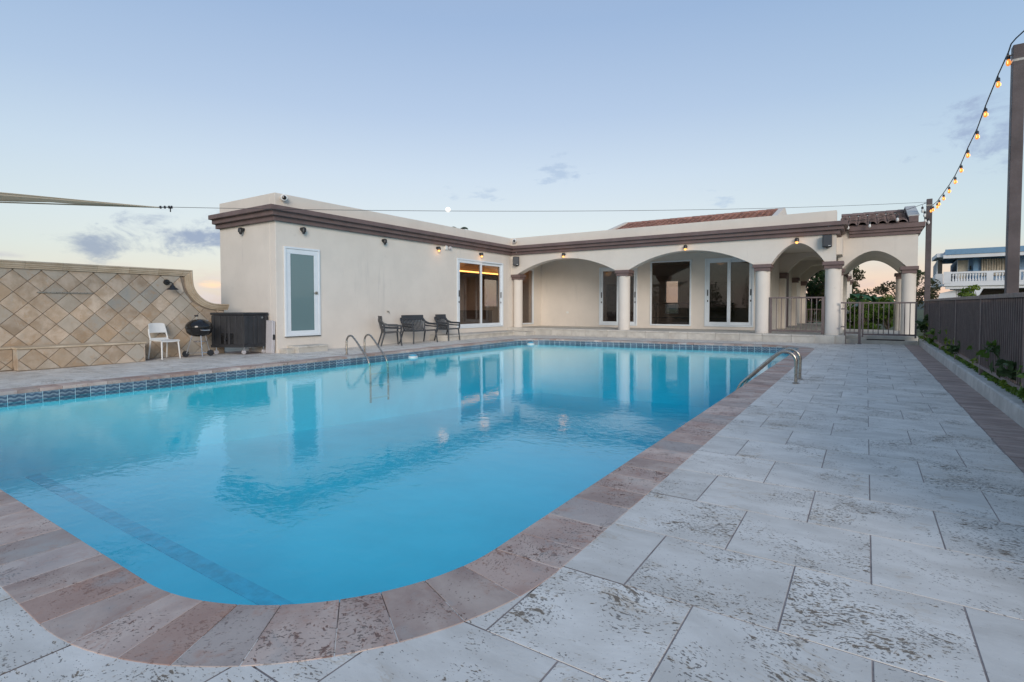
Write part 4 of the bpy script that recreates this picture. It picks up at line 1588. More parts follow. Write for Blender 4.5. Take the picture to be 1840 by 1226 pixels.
o = MB().box(0.0, 0.03, -0.47, 0.47, -0.012, 0.012).build('water_spout', 'steel', loc=(TX + 0.002, 4.14, 1.535), bevel=0.003)
tag(o, 'thin steel water spout slot across the diamond tiled wall', 'spout')

r = thing('barn_lamp', 'black barn lamp with round back plate on the diamond tiled wall', 'lamp', (TX + 0.002, 6.12, 1.84))
MB().lathe([(0.07, 0), (0.07, 0.03), (0.06, 0.045)], 20, axis='X').build('back_plate', 'black_metal', r, smooth=40)
MB().tube([(0.04, 0, 0), (0.10, 0.02, 0.005), (0.16, 0.05, -0.01), (0.18, 0.06, -0.05)], 0.014, 8).build('arm', 'black_metal', r, smooth=40)
MB().lathe([(0.018, -0.03), (0.03, -0.08), (0.055, -0.105), (0.06, -0.125), (0.115, -0.165), (0.125, -0.185), (0.118, -0.185), (0.03, -0.12)], 22, (0.18, 0.06, 0)).build('shade', 'black_metal', r, smooth=40)

# ------------------------------------------------------------------ ladders
def ladder(label, loc, rz, w=0.58):
    r = thing('pool_ladder', label, 'ladder', loc, rz, 'steel pool ladders')
    for sy in (0, w):
        pts = [(0, sy, -0.02), (0, sy, 0.18), (0, sy, 0.32)]
        for i in range(1, 9):
            a = i / 8 * R(128)
            pts.append((0.155 - 0.155 * math.cos(a), sy, 0.32 + 0.165 * math.sin(a)))
        x_, z_ = pts[-1][0], pts[-1][2]
        pts += [(x_ + 0.12, sy, z_ - 0.10), (0.62, sy, 0.10), (0.78, sy, -0.06), (0.86, sy, -0.22), (0.88, sy, -0.5), (0.88, sy, -1.15)]
        MB().tube(pts, 0.0235, 12).build('handrail', 'steel', r, smooth=50)
        MB().lathe([(0.05, 0.0), (0.05, 0.008), (0.03, 0.02)], 16, (0, sy, 0.0)).build('base_flange', 'steel', r, smooth=40)
    for z in (-0.45, -0.75, -1.05):
        MB().box(0.83, 0.92, 0.02, w - 0.02, z - 0.015, z + 0.015).build('tread', 'white_plastic', r, bevel=0.006)
    return r


ladder('bronze toned steel pool ladder on the near right edge of the pool', (-0.88, 9.77, zg(-.88, 9.5) + 0.004), R(180))
ladder('steel pool ladder on the far left edge before the first armchair', (-10.98, 8.87, zg(-11, 9) + 0.004), 0)


def pool_float(x, y, label):
    z = zg(x, y) + WZ
    r = thing('pool_float', label, 'float', (x, y, z))
    MB().lathe([(0.09, -0.05), (0.125, -0.03), (0.13, 0.025), (0.11, 0.04)], 20).build('ring', 'white_plastic', r, smooth=40)
    MB().lathe([(0.10, 0.0405), (0.105, 0.07), (0.06, 0.09), (0.02, 0.092)], 18).build('cap', MAT_BLUE, r, smooth=40)
    return r


MAT_BLUE = M('blue_plastic', (0.10, 0.38, 0.52), 0.4, var=0.05, bmp=0)
pool_float(-10.2, 10.45, 'white chlorine float with blue cap by the left pool edge')
pool_float(-10.0, 16.2, 'white chlorine float with blue cap in the far left pool corner')

# ------------------------------------------------------------------ charcoal resin armchairs
def armchair(label, loc, rz, width, slats, cat='armchair', group=None):
    """faces +x; seat shell, slatted back swept into arms, four splayed legs"""
    r = thing('armchair' if width < 1 else 'loveseat', label, cat, (loc[0], loc[1], zg(loc[0], loc[1]) + 0.003), rz, group)
    hw = width / 2
    zs = 0.415
    # seat shell, slightly dished
    N, K = 8, 10
    vs, fs = [], []
    for top in (0, 1):
        for i in range(N + 1):
            u = i / N
            for j in range(K + 1):
                v = -1 + 2 * j / K
                x = -0.25 + 0.52 * u
                w = hw * (0.80 + 0.12 * u)
                z = zs + 0.03 * u - 0.025 * (1 - v * v) * math.sin(PI * min(1, u + .1)) - (0.028 if not top else 0) - (0.02 if u > .95 else 0)
                vs.append((x, v * w, z))
    n = (N + 1) * (K + 1)
    for top in (0, 1):
        for i in range(N):
            for j in range(K):
                a = top * n + i * (K + 1) + j
                fs.append((a, a + 1, a + K + 2, a + K + 1))
    rim = [i * (K + 1) for i in range(N + 1)] + [N * (K + 1) + j for j in range(1, K + 1)] + [i * (K + 1) + K for i in range(N - 1, -1, -1)] + [j for j in range(K - 1, 0, -1)]
    for q in range(len(rim)):
        a, b_ = rim[q], rim[(q + 1) % len(rim)]
        fs.append((a, b_, n + b_, n + a))
    MB().add(vs, fs).build('seat', 'resin', r, smooth=40)
    # back top band
    bp_ = []
    for v in [-1 + 2 * j / 10 for j in range(11)]:
        bp_.append((-0.395 + 0.05 * v * v, v * (hw * 0.86)))
    mb = MB()
    vs = []
    for x, y in bp_:
        for dx, z in ((0, 0.925), (0.03, 0.925), (0.046, 0.76), (0.016, 0.76)): vs.append((x + dx, y, z))
    fs = []
    for j in range(10):
        for q in range(4): fs.append((j * 4 + q, j * 4 + (q + 1) % 4, (j + 1) * 4 + (q + 1) % 4, (j + 1) * 4 + q))
    fs += [(0, 1, 2, 3), (43, 42, 41, 40)]
    mb.add(vs, fs).build('backrest', 'resin', r, smooth=40, bevel=0.005)
    for k in range(slats):
        v = -1 + 2 * (k + 0.5) / slats
        yt, yb_ = v * hw * 0.85, v * hw * 0.76
        sw_ = hw * 0.85 / slats * 0.40
        xt = -0.372 + 0.05 * v * v
        sv2 = []
        for x, yy, z in ((xt - 0.012, yt, 0.765), (-0.30, (yt + yb_) / 2, 0.55), (-0.245, yb_, 0.41)):
            sv2 += [(x - 0.009, yy - sw_, z), (x - 0.009, yy + sw_, z), (x + 0.011, yy + sw_, z), (x + 0.011, yy - sw_, z)]
        ff = []
        for q in range(2):
            for e in range(4): ff.append((q * 4 + e, q * 4 + (e + 1) % 4, (q + 1) * 4 + (e + 1) % 4, (q + 1) * 4 + e))
        ff += [(3, 2, 1, 0), (8, 9, 10, 11)]
        MB().add(sv2, ff).build('slat', 'resin', r)
    for s_ in (-1, 1):
        # armrest: sweeps from the back top down and forward, then the front support
        P = [(-0.36, s_ * hw * 0.86, 0.84), (-0.27, s_ * hw * 0.93, 0.72), (-0.12, s_ * hw * 0.97, 0.665), (0.08, s_ * hw, 0.655), (0.26, s_ * hw, 0.65)]
        mb = MB()
        vs = []
        for x, y, z in P:
            for dy, dz in ((-0.042, 0), (0.042, 0), (0.042, -0.06), (-0.042, -0.06)): vs.append((x, y + dy, z + dz))
        fs = []
        for q in range(len(P) - 1):
            for e in range(4): fs.append((q * 4 + e, q * 4 + (e + 1) % 4, (q + 1) * 4 + (e + 1) % 4, (q + 1) * 4 + e))
        m_ = (len(P) - 1) * 4
        fs += [(3, 2, 1, 0), (m_, m_ + 1, m_ + 2, m_ + 3)]
        mb.add(vs, fs)
        mb.tube([(0.255, s_ * hw, 0.635), (0.265, s_ * hw * 0.985, 0.52), (0.25, s_ * hw * 0.95, 0.415)], [0.032, 0.026, 0.03], 8)
        mb.tube([(-0.24, s_ * hw * 0.90, 0.57), (0.05, s_ * hw * 0.96, 0.545), (0.25, s_ * hw * 0.98, 0.54)], [0.026, 0.021, 0.026], 8)
        mb.tube([(-0.27, s_ * hw * 0.88, 0.70), (-0.255, s_ * hw * 0.86, 0.55), (-0.24, s_ * hw * 0.80, 0.41)], [0.03, 0.027, 0.03], 8)
        mb.build('armrest', 'resin', r, smooth=45)
    for sx in (-1, 1):
        for s_ in (-1, 1):
            x0, x1 = (0.235, 0.275) if sx > 0 else (-0.235, -0.36)
            MB().tube([(x0, s_ * hw * 0.88, 0.42), (x1, s_ * hw * 0.97, 0.0)], [0.028, 0.021], 10).build('leg', 'resin', r, smooth=40)
    return r


GA = 'charcoal slatted resin chairs along the cream wall'
armchair('charcoal slatted armchair turned side-on, nearest the pool ladder', (-12.36, 11.70), R(56), 0.64, 9, group=GA)
armchair('wide charcoal slatted loveseat in the middle of the chair row', (-12.36, 12.98), R(0), 1.18, 15, 'loveseat', GA)
armchair('charcoal slatted armchair next to the large sliding door', (-12.36, 14.42), R(4), 0.68, 9, group=GA)

# ------------------------------------------------------------------ white chair
wc = thing('plastic_chair', 'white plastic chair against the diamond tiled wall', 'chair', (-13.80, 5.86, zg(-13.8, 5.9) + 0.016), R(10))
mb = MB()
vs = []
NQ = 8
for top in (0, 1):
    for i in range(NQ + 1):
        u = i / NQ
        for j in range(7):
            v = -1 + j / 3
            vs.append((-0.20 + 0.43 * u, v * (0.19 + 0.03 * u), 0.445 + 0.012 * v * v - 0.01 * math.sin(PI * u) - (0.02 if u > .94 else 0) - (0.028 if not top else 0)))
fs = []
n = (NQ + 1) * 7
for top in (0, 1):
    for i in range(NQ):
        for j in range(6):
            a = top * n + i * 7 + j
            fs.append((a, a + 1, a + 8, a + 7))
rim = [i * 7 for i in range(NQ + 1)] + [NQ * 7 + j for j in range(1, 7)] + [i * 7 + 6 for i in range(NQ - 1, -1, -1)] + [j for j in range(5, 0, -1)]
for q in range(len(rim)):
    a, b_ = rim[q], rim[(q + 1) % len(rim)]
    fs.append((a, b_, n + b_, n + a))
mb.add(vs, fs).build('seat', 'white_plastic', wc, smooth=40)


def back_panel(z0, z1, w0, w1, x0, x1, th=0.02):
    vs, fs = [], []
    for i in range(3):
        u = i / 2
        z, w, x = z0 + (z1 - z0) * u, w0 + (w1 - w0) * u, x0 + (x1 - x0) * u
        for dx in (0, th):
            for j in range(9):
                v = -1 + j / 4
                vs.append((x + dx + 0.035 * (v * v) * 1.0, v * w, z - (0.02 * abs(v) ** 6 if i == 2 else 0)))
    for i in range(2):
        for d in (0, 1):
            for j in range(8):
                a = i * 18 + d * 9 + j
                fs.append((a, a + 1, a + 19, a + 18))
        for j in (0, 8):
            a = i * 18 + j
            fs.append((a, a + 9, a + 27, a + 18))
    for j in range(8):
        fs.append((j, j + 1, j + 10, j + 9))
        fs.append((36 + j, 37 + j, 46 + j, 45 + j))
    return MB().add(vs, fs)


back_panel(0.61, 0.84, 0.205, 0.185, -0.275, -0.33).build('backrest', 'white_plastic', wc, smooth=40)
mb = MB()
for s_ in (-1, 1):
    mb.tube([(-0.185, s_ * 0.205, 0.44), (-0.235, s_ * 0.205, 0.58), (-0.262, s_ * 0.198, 0.70)], 0.017, 8)
mb.box(-0.22, -0.19, -0.2, 0.2, 0.44, 0.49)
mb.build('back_support', 'white_plastic', wc, smooth=40)
for sx, s_ in ((1, 1), (1, -1), (-1, 1), (-1, -1)):
    MB().tube([(0.20 * sx, s_ * 0.195, 0.43), (0.235 * sx if sx > 0 else -0.26, s_ * 0.215, 0.0)], [0.019, 0.014], 8).build('leg', 'white_plastic', wc, smooth=40)

# ------------------------------------------------------------------ kettle grill
gr = thing('kettle_grill', 'round black kettle grill on chrome legs beside the ice caddy', 'grill', (-13.53, 6.52, zg(-13.5, 6.5) + 0.014), R(0))
MB().lathe([(0.10, 0.50), (0.20, 0.535), (0.27, 0.60), (0.288, 0.685), (0.292, 0.70)], 32).build('bowl', 'enamel', gr, smooth=50)
MB().lathe([(0.298, 0.702), (0.302, 0.715), (0.285, 0.79), (0.24, 0.85), (0.16, 0.90), (0.06, 0.925), (0.01, 0.928)], 32).build('lid', 'enamel', gr, smooth=50)
mb = MB().tube([(-0.02, -0.05, 0.915), (-0.02, -0.05, 0.99)], 0.012, 8)
mb.build('handle_stem', 'chrome', gr, smooth=40)
MB().tube([(-0.02, -0.09, 1.005), (-0.02, -0.01, 1.005)], 0.019, 8).build('lid_handle', 'black_plastic', gr, smooth=40)
MB().lathe([(0.06, 0.0), (0.055, 0.012), (0.01, 0.016)], 16, (0.05, 0.13, 0.888)).build('vent', 'chrome', gr, smooth=40)
MB().tube([(0.28, 0.10, 0.665), (0.345, 0.075, 0.66), (0.355, 0.0, 0.66), (0.345, -0.075, 0.66), (0.28, -0.10, 0.665)], 0.012, 8).build('side_handle', 'chrome', gr, smooth=50)
ang = (R(-62), R(32), R(150))
for k, a in enumerate((R(-15), R(105), R(225))):
    MB().tube([(0.16 * math.cos(a), 0.16 * math.sin(a), 0.55), (0.30 * math.cos(a), 0.30 * math.sin(a), 0.02 if k == 0 else 0.06)], 0.0135, 8).build('leg', 'chrome', gr, smooth=40)
for a in (R(105), R(225)):
    MB().lathe([(0.03, -0.025), (0.075, -0.022), (0.078, 0.0), (0.075, 0.022), (0.03, 0.025)], 18, (0.31 * math.cos(a), 0.31 * math.sin(a), 0.078), axis='X').build('wheel', 'black_plastic', gr, smooth=40)
MB().tube([(0.30 * math.cos(R(105)), 0.30 * math.sin(R(105)), 0.09), (0.30 * math.cos(R(225)), 0.30 * math.sin(R(225)), 0.09)], 0.009, 6).build('axle', 'chrome', gr)
MB().lathe([(0.02, 0.36), (0.12, 0.365), (0.15, 0.385), (0.145, 0.392), (0.02, 0.37)], 24).build('ash_pan', 'chrome', gr, smooth=40)

# ------------------------------------------------------------------ ice caddy
ic = thing('ice_caddy', 'large black ribbed ice caddy on casters beside the cream wall corner', 'caddy', (-13.66, 7.58, zg(-13.6, 7.5)))
o3 = Vector((-13.66, 7.58))
FP = [Vector((-14.04, 7.06)) - o3, Vector((-13.31, 7.50)) - o3, Vector((-13.25, 8.13)) - o3, Vector((-14.02, 8.13)) - o3]


def grow(poly, d):
    c = sum(poly, Vector((0, 0))) / len(poly)
    return [p + (p - c).normalized() * d for p in poly]


fz = lambda z: (lambda *p: (p[0], p[1], z))
MB().prism([tuple(p) for p in FP], fz(0.20), fz(1.02)).build('body', 'black_plastic', ic, bevel=0.02)
MB().prism([tuple(p) for p in grow(FP, 0.025)], fz(1.023), fz(1.085)).build('lid', 'black_plastic', ic, bevel=0.015)
MB().prism([tuple(p) for p in grow(FP, 0.02)], fz(0.185), fz(0.25)).build('base_rim', 'black_plastic', ic, bevel=0.01)


def rib(a, b_, u0, u1, z0, z1, d):
    dr_ = (b_ - a)
    nn = Vector((dr_.y, -dr_.x)).normalized()
    p, q = a + dr_ * u0, a + dr_ * u1
    poly = [p - nn * 0.005, q - nn * 0.005, q + nn * d * 0.65, p + nn * d * 0.65]
    return MB().prism([tuple(x) for x in poly], fz(z0), fz(z1))


for u0, u1, z0, z1 in ((0.02, 0.10, .26, 1.0), (0.20, 0.30, .26, 1.0), (0.40, 0.47, .26, 1.0), (0.52, 0.59, .26, 1.0), (0.70, 0.80, .26, 1.0), (0.90, 0.985, .26, 1.0)):
    rib(FP[0], FP[1], u0, u1, z0, z1, 0.03).build('rib', 'black_plastic', ic, bevel=0.008)
for u0, u1, z0, z1 in ((0.015, 0.17, .26, 1.0), (0.40, 0.50, .26, 1.0), (0.58, 0.74, .26, 1.0), (0.88, 0.985, .26, 1.0)):
    rib(FP[1], FP[2], u0, u1, z0, z1, 0.03).build('rib', 'black_plastic', ic, bevel=0.008)
rib(FP[0], FP[1], 0.30, 0.70, 0.27, 0.55, 0.012).build('drain_recess', 'enamel', ic)
pdr = FP[0].lerp(FP[1], 0.5)
MB().tube([(pdr.x + .01, pdr.y - .02, 0.40), (pdr.x + 0.05, pdr.y - 0.09, 0.40), (pdr.x + 0.055, pdr.y - 0.10, 0.36)], 0.018, 8).build('drain_tap', 'black_plastic', ic, smooth=40)
pl_ = FP[1].lerp(FP[2], 0.72)
MB().box(pl_.x + 0.03, pl_.x + 0.045, pl_.y - 0.03, pl_.y + 0.03, 0.93, 0.97).build('latch', 'chrome', ic, bevel=0.004)
for p in grow(FP, -0.11):
    mb = MB().tube([(p.x, p.y, 0.19), (p.x, p.y, 0.10)], 0.02, 8)
    mb.box(p.x - 0.028, p.x + 0.028, p.y - 0.03, p.y + 0.03, 0.10, 0.118)
    c_ = mb.build('caster', 'chrome', ic, smooth=40)
    MB().lathe([(0.02, -0.02), (0.054, -0.018), (0.056, 0.0), (0.054, 0.018), (0.02, 0.02)], 16, (p.x, p.y, 0.058), axis='X').build('wheel', 'grey_plastic', c_, smooth=40)

# folded table leaning on the corner
ft = thing('folding_table', 'pale grey folded plastic table leaning at the cream wall corner', 'table', (-13.09, 8.10, zg(-13, 8)))
MB().box(-0.16, 0.135, -0.045, -0.005, 0.0, 0.87).build('table_top', 'grey_plastic', ft, bevel=0.014)
MB().box(-0.16, 0.135, 0.0, 0.04, 0.0, 0.86).build('table_top', 'grey_plastic', ft, bevel=0.014)
MB().box(0.136, 0.146, -0.03, 0.03, 0.36, 0.50).build('carry_handle', 'black_plastic', ft, bevel=0.004)
ft.rotation_euler = (R(-2), 0, 0)

# ------------------------------------------------------------------ light posts, string lights, cable
def light_post(x, y, top, w, label):
    r = thing('light_post', label, 'post', (x, y, 0.0), 0, 'brown posts carrying the string lights')
    MB().box(-w / 2, w / 2, -w / 2, w / 2, -0.1, top).build('post', 'post', r, bevel=0.006)
    MB().tube([(-w / 2 - 0.005, -w / 2 + 0.02, top - 0.12), (-w / 2 - 0.06, -w / 2, top - 0.12)], 0.007, 6).build('hook', 'steel', r)
    MB().box(-w / 2 - 0.003, w / 2 + 0.003, -w / 2 - 0.003, w / 2 + 0.003, top - 0.21, top - 0.18).build('strap', 'steel', r)
    return r


light_post(1.56, 9.30, 4.56, 0.122, 'thick brown timber post behind the fence at the right edge')
light_post(1.56, 20.75, 4.55, 0.14, 'brown timber post at the far end of the fence beside the portico')

A3 = Vector((1.47, 9.28, 4.58))
B3 = Vector((1.50, 20.62, 4.28))
PTS = [(9.42, 4.55), (10.06, 4.49), (10.98, 4.35), (11.7, 4.20), (12.66, 4.12), (13.45, 4.02), (14.27, 3.96), (15.23, 3.94), (16.24, 3.95), (17.16, 3.97), (17.6, 3.97), (18.63, 4.05), (19.24, 4.11)]
wire = [(1.86, 8.2, 4.85), (1.64, 9.0, 4.70), (1.52, 9.22, 4.63), (1.488, 9.30, 4.60)]
for i, (yy, zz) in enumerate(PTS): wire.append((1.485, yy, zz))
wire += [tuple(B3)]
sl_ = MB().tube(wire, 0.0085, 6).build('light_string', 'black_metal', smooth=60)
tag(sl_, 'black sagging string light wire between the two brown posts', 'wire')
proto = None
LBL = ['lit amber string bulb hanging beside the top of the thick post', 'second lit amber string bulb below the thick post top', 'third lit amber string bulb down from the thick post',
       'lit amber string bulb, fourth down from the thick post', 'lit amber string bulb, fifth down, left of the grey cloud', 'lit amber string bulb, sixth down from the thick post',
       'lit amber string bulb, seventh down from the thick post', 'lit amber string bulb, eighth down from the thick post', 'lit amber string bulb, ninth down, near the lowest sag',
       'lit amber string bulb at the lowest sag of the wire', 'lit amber string bulb just past the lowest sag', 'second-last lit string bulb before the far post', 'last lit amber string bulb before the far post']


def bulb_tree(lit):
    r = thing('string_bulb', 'x', 'bulb', (0, 0, 0))
    MB().tube([(0, 0, 0), (0, 0, -0.06)], 0.006, 6).build('drop_wire', 'black_metal', r)
    MB().lathe([(0.02, -0.055), (0.029, -0.065), (0.031, -0.12), (0.026, -0.125)], 12).build('socket', 'black_plastic', r, smooth=40)
    b_ = MB().lathe([(0.018, -0.1255), (0.031, -0.155), (0.036, -0.185), (0.032, -0.215), (0.018, -0.236), (0.004, -0.242)], 14).build('bulb', 'lit_bulb' if lit else 'white_plastic', r, smooth=60)
    if lit:
        MB().tube([(0.0362, 0, -0.16), (0.0372, 0, -0.21)], 0.006, 6).build('filament', 'filament', b_)
        MB().tube([(-0.014, -0.0362, -0.16), (-0.014, -0.0372, -0.21)], 0.006, 6).build('filament', 'filament', b_)
    return r


proto = bulb_tree(True)
for i, (yy, zz) in enumerate(PTS):
    o = proto if i == 0 else copy_tree(proto)
    o.location = (1.485, yy, zz - 0.008)
    o.scale = (0.74, 0.74, 0.74)
    tag(o, LBL[i], 'bulb', 'amber bulbs on the string light wire')
pu = bulb_tree(False)
UN = [((1.38, 20.55, 4.36), 'unlit white string bulb hanging left of the far post, higher one'), ((1.44, 20.58, 4.22), 'unlit white string bulb touching the far post on its left'),
      ((1.46, 20.60, 4.05), 'unlit white string bulb in front of the far post, middle one'), ((1.54, 20.6, 4.0), 'lowest unlit white string bulb on the far post'),
      ((0.76, 20.3, 4.12), 'unlit white string bulb over the right end of the dark portico tiles'), ((0.05, 20.25, 3.98), 'unlit white string bulb in front of the middle of the portico cornice'),
      ((-0.52, 19.95, 3.93), 'unlit white string bulb by the cornice corner of the arcade')]
for i, (p, lb) in enumerate(UN):
    o = pu if i == 0 else copy_tree(pu)
    o.location = p
    tag(o, lb, 'bulb', 'unlit bulbs near the far post')
sl2 = MB().tube([(1.5, 20.6, 4.42), (1.38, 20.55, 4.38), (0.76, 20.3, 4.14), (0.05, 20.25, 4.0), (-0.52, 19.95, 3.95), (-0.6, 19.6, 4.0)], 0.008, 6).build('light_string', 'black_metal', smooth=60)
tag(sl2, 'thin black string light wire hanging across the front of the portico roof', 'wire')

# shade sail corner and its cable
SA = Vector((-11.0, 4.62, 3.09))
SB = Vector((-13.3, -1.9, 3.02))
SC = Vector((-16.6, -1.2, 3.12))
vs, fs = [], []
NS = 14
idx = {}
for i in range(NS + 1):
    for j in range(i + 1):
        p = SA + (SB - SA) * ((i - j) / NS) + (SC - SA) * (j / NS)
        e = (i - j) * j * 4 / (NS * NS)
        sag = -0.05 * e + 0.018 * math.sin(j * 2.1 + i * 0.3) * min(1, i / 4)
        idx[(i, j)] = len(vs)
        vs.append((p.x - SA.x, p.y - SA.y, p.z - SA.z + sag))
for i in range(NS):
    for j in range(i + 1):
        fs.append((idx[(i, j)], idx[(i + 1, j)], idx[(i + 1, j + 1)]))
        if j < i: fs.append((idx[(i, j)], idx[(i + 1, j + 1)], idx[(i, j + 1)]))
sail = thing('shade_sail', 'tan shade sail corner stretched in over the left edge', 'sail', tuple(SA))
o = MB().add(vs, fs).build('sail_cloth', 'sail', sail, smooth=80, recalc=False)
o.modifiers.new('thick', 'SOLIDIFY').thickness = 0.006
for (q, nm) in ((SB, 'edge_rope'), (SC, 'edge_rope')):
    MB().tube([Vector((0, 0, -0.004)), (q - SA) * 0.5 + Vector((0, 0, -0.035)), (q - SA)], 0.012, 6).build(nm, 'sail', sail, smooth=60)
cab_d = (Vector((1.49, 20.66, 4.45)) - SA).normalized()
MB().tube([Vector((0, 0, 0)), cab_d * 0.20], 0.012, 8).build('turnbuckle', 'steel', sail)
mb = MB()
for k in (0.03, 0.10, 0.17, 0.21): mb.tube([cab_d * (k - 0.012), cab_d * (k + 0.012)], 0.028, 8)
mb.tube([cab_d * 0.19, cab_d * 0.19 + Vector((0, 0, -0.09))], 0.011, 6)
mb.build('shackle', 'black_metal', sail)
cp = []
E3 = Vector((1.49, 20.66, 4.45))
S3 = SA + cab_d * 0.2
for i in range(25):
    u = i / 24
    p = S3.lerp(E3, u)
    cp.append((p.x, p.y, p.z - 0.16 * 4 * u * (1 - u)))
cb = MB().tube(cp, 0.005, 6).build('steel_cable', 'black_metal', smooth=60)
tag(cb, 'thin steel cable stretched from the shade sail across the pool to the far post', 'cable')

# ------------------------------------------------------------------ foliage
def leaf_cloud(mb, n, c, rad, size, rng, asp=0.45, shell=0.35, down=0.3):
    c = Vector(c)
    for _ in range(n):
        while True:
            p = Vector((rng.uniform(-1, 1), rng.uniform(-1, 1), rng.uniform(-1, 1)))
            if p.length <= 1 and p.length > shell * rng.random(): break
        q = c + Vector((p.x * rad[0], p.y * rad[1], p.z * rad[2]))
        d = Vector((rng.gauss(0, 1), rng.gauss(0, 1), rng.gauss(0, .8) - down)).normalized()
        w = d.cross(Vector((rng.gauss(0, 1), rng.gauss(0, 1), rng.gauss(0, 1)))).normalized()
        s_ = size * rng.uniform(0.6, 1.35)
        a = q - d * s_ * 0.5
        tip = q + d * s_ * 0.5
        mid = q + d.cross(w) * s_ * 0.08
        k = len(mb.v)
        mb.v += [tuple(a), tuple(mid + w * s_ * asp * 0.5), tuple(tip), tuple(mid - w * s_ * asp * 0.5)]
        mb.f.append((k, k + 1, k + 2, k + 3))


def tree(label, loc, h, spread, crown_z, clumps, nleaf, leaf, leaf_size, mat, seed, group, cat='tree', trunk_r=0.09, name='tree', flat=0.6):
    rng = random.Random(seed)
    r = thing(name, label, cat, loc, rng.uniform(0, 6), group)
    tr_ = MB()
    cr = MB()
    top = Vector((rng.uniform(-.2, .2) * spread, rng.uniform(-.2, .2) * spread, crown_z))
    tr_.tube([(0, 0, -0.1), tuple(top * 0.5 + Vector((rng.uniform(-.1, .1), rng.uniform(-.1, .1), 0))), tuple(top)], [trunk_r, trunk_r * .8, trunk_r * .6], 8)
    for k in range(clumps):
        a = rng.uniform(0, 2 * PI)
        d = spread * math.sqrt(rng.random())
        zc = crown_z + (h - crown_z) * (rng.random() ** 0.8) * (1 - 0.35 * (d / spread) ** 2)
        c = Vector((math.cos(a) * d, math.sin(a) * d, zc))
        mid = top.lerp(c, 0.5) + Vector((0, 0, 0.08 * h * rng.random()))
        tr_.tube([tuple(top * rng.uniform(.75, 1)), tuple(mid), tuple(c)], [trunk_r * .5, trunk_r * .3, trunk_r * .12], 5)
        rr = spread * rng.uniform(0.22, 0.42)
        leaf_cloud(cr, int(nleaf / clumps), c, (rr, rr, rr * flat), leaf_size, rng)
    tr_.build('trunk', 'trunk', r, smooth=60)
    cr.build('crown', mat, r, recalc=False)
    return r


GT = 'trees beyond the portico and arcade'
tree('dense dark evergreen tree filling the gated arch view', (-2.7, 36.5, 0), 4.3, 1.9, 1.6, 26, 7000, None, 0.20, 'leaf_dark', 3, GT)
tree('sparse olive leaved tree at the left of the portico arch', (-0.9, 34.5, 0), 3.9, 1.25, 1.6, 24, 2600, None, 0.15, 'leaf_olive', 11, GT)
tree('thin twiggy tree at the right of the portico arch', (1.75, 36.5, 0), 3.2, 1.35, 1.2, 24, 2400, None, 0.15, 'leaf_olive', 15, GT)
tree('dark small tree showing between the portico and the blue house', (2.95, 47, 0), 4.4, 0.85, 1.5, 18, 1800, None, 0.2, 'leaf_dark', 19, GT)
tree('low bushy tree beyond the arcade under the dark evergreen', (-2.0, 37.5, 0), 3.0, 1.3, 0.6, 26, 7000, None, 0.14, 'leaf_mid', 23, GT)
GB = 'bushes growing behind the portico floor'
BL = ['round green bush behind the left bars of the gate panel', 'yellowish green bush behind the middle of the gate', 'dense green bush behind the gate latch post', 'green bush at the right of the gate by the back column',
      'dark green bush behind the arcade railing, left one', 'green bush behind the arcade railing, right one']
for i, (bx_, by_, hh_, rr_, mt_) in enumerate([(-0.75, 28.2, 1.75, .55, 'leaf_mid'), (0.15, 28.6, 1.6, .6, 'leaf_lime'), (-0.2, 27.6, 1.5, .55, 'leaf_mid'), (0.75, 28.2, 1.75, .6, 'leaf_mid'), (-2.9, 35.6, 1.7, .75, 'leaf_mid'), (-1.5, 35.8, 1.8, .8, 'leaf_mid')]):
    tree(BL[i], (bx_, by_, 0), hh_, rr_, 0.25, 22, 5200, None, 0.085, mt_, 40 + i, GB, 'bush', 0.03, 'bush', 0.8)
tree('lime green shrub in front of the blue house carport', (5.9, 44, 0), 2.55, 0.95, 1.2, 14, 1400, None, 0.2, 'leaf_lime', 61, None, 'shrub', 0.05, 'shrub')


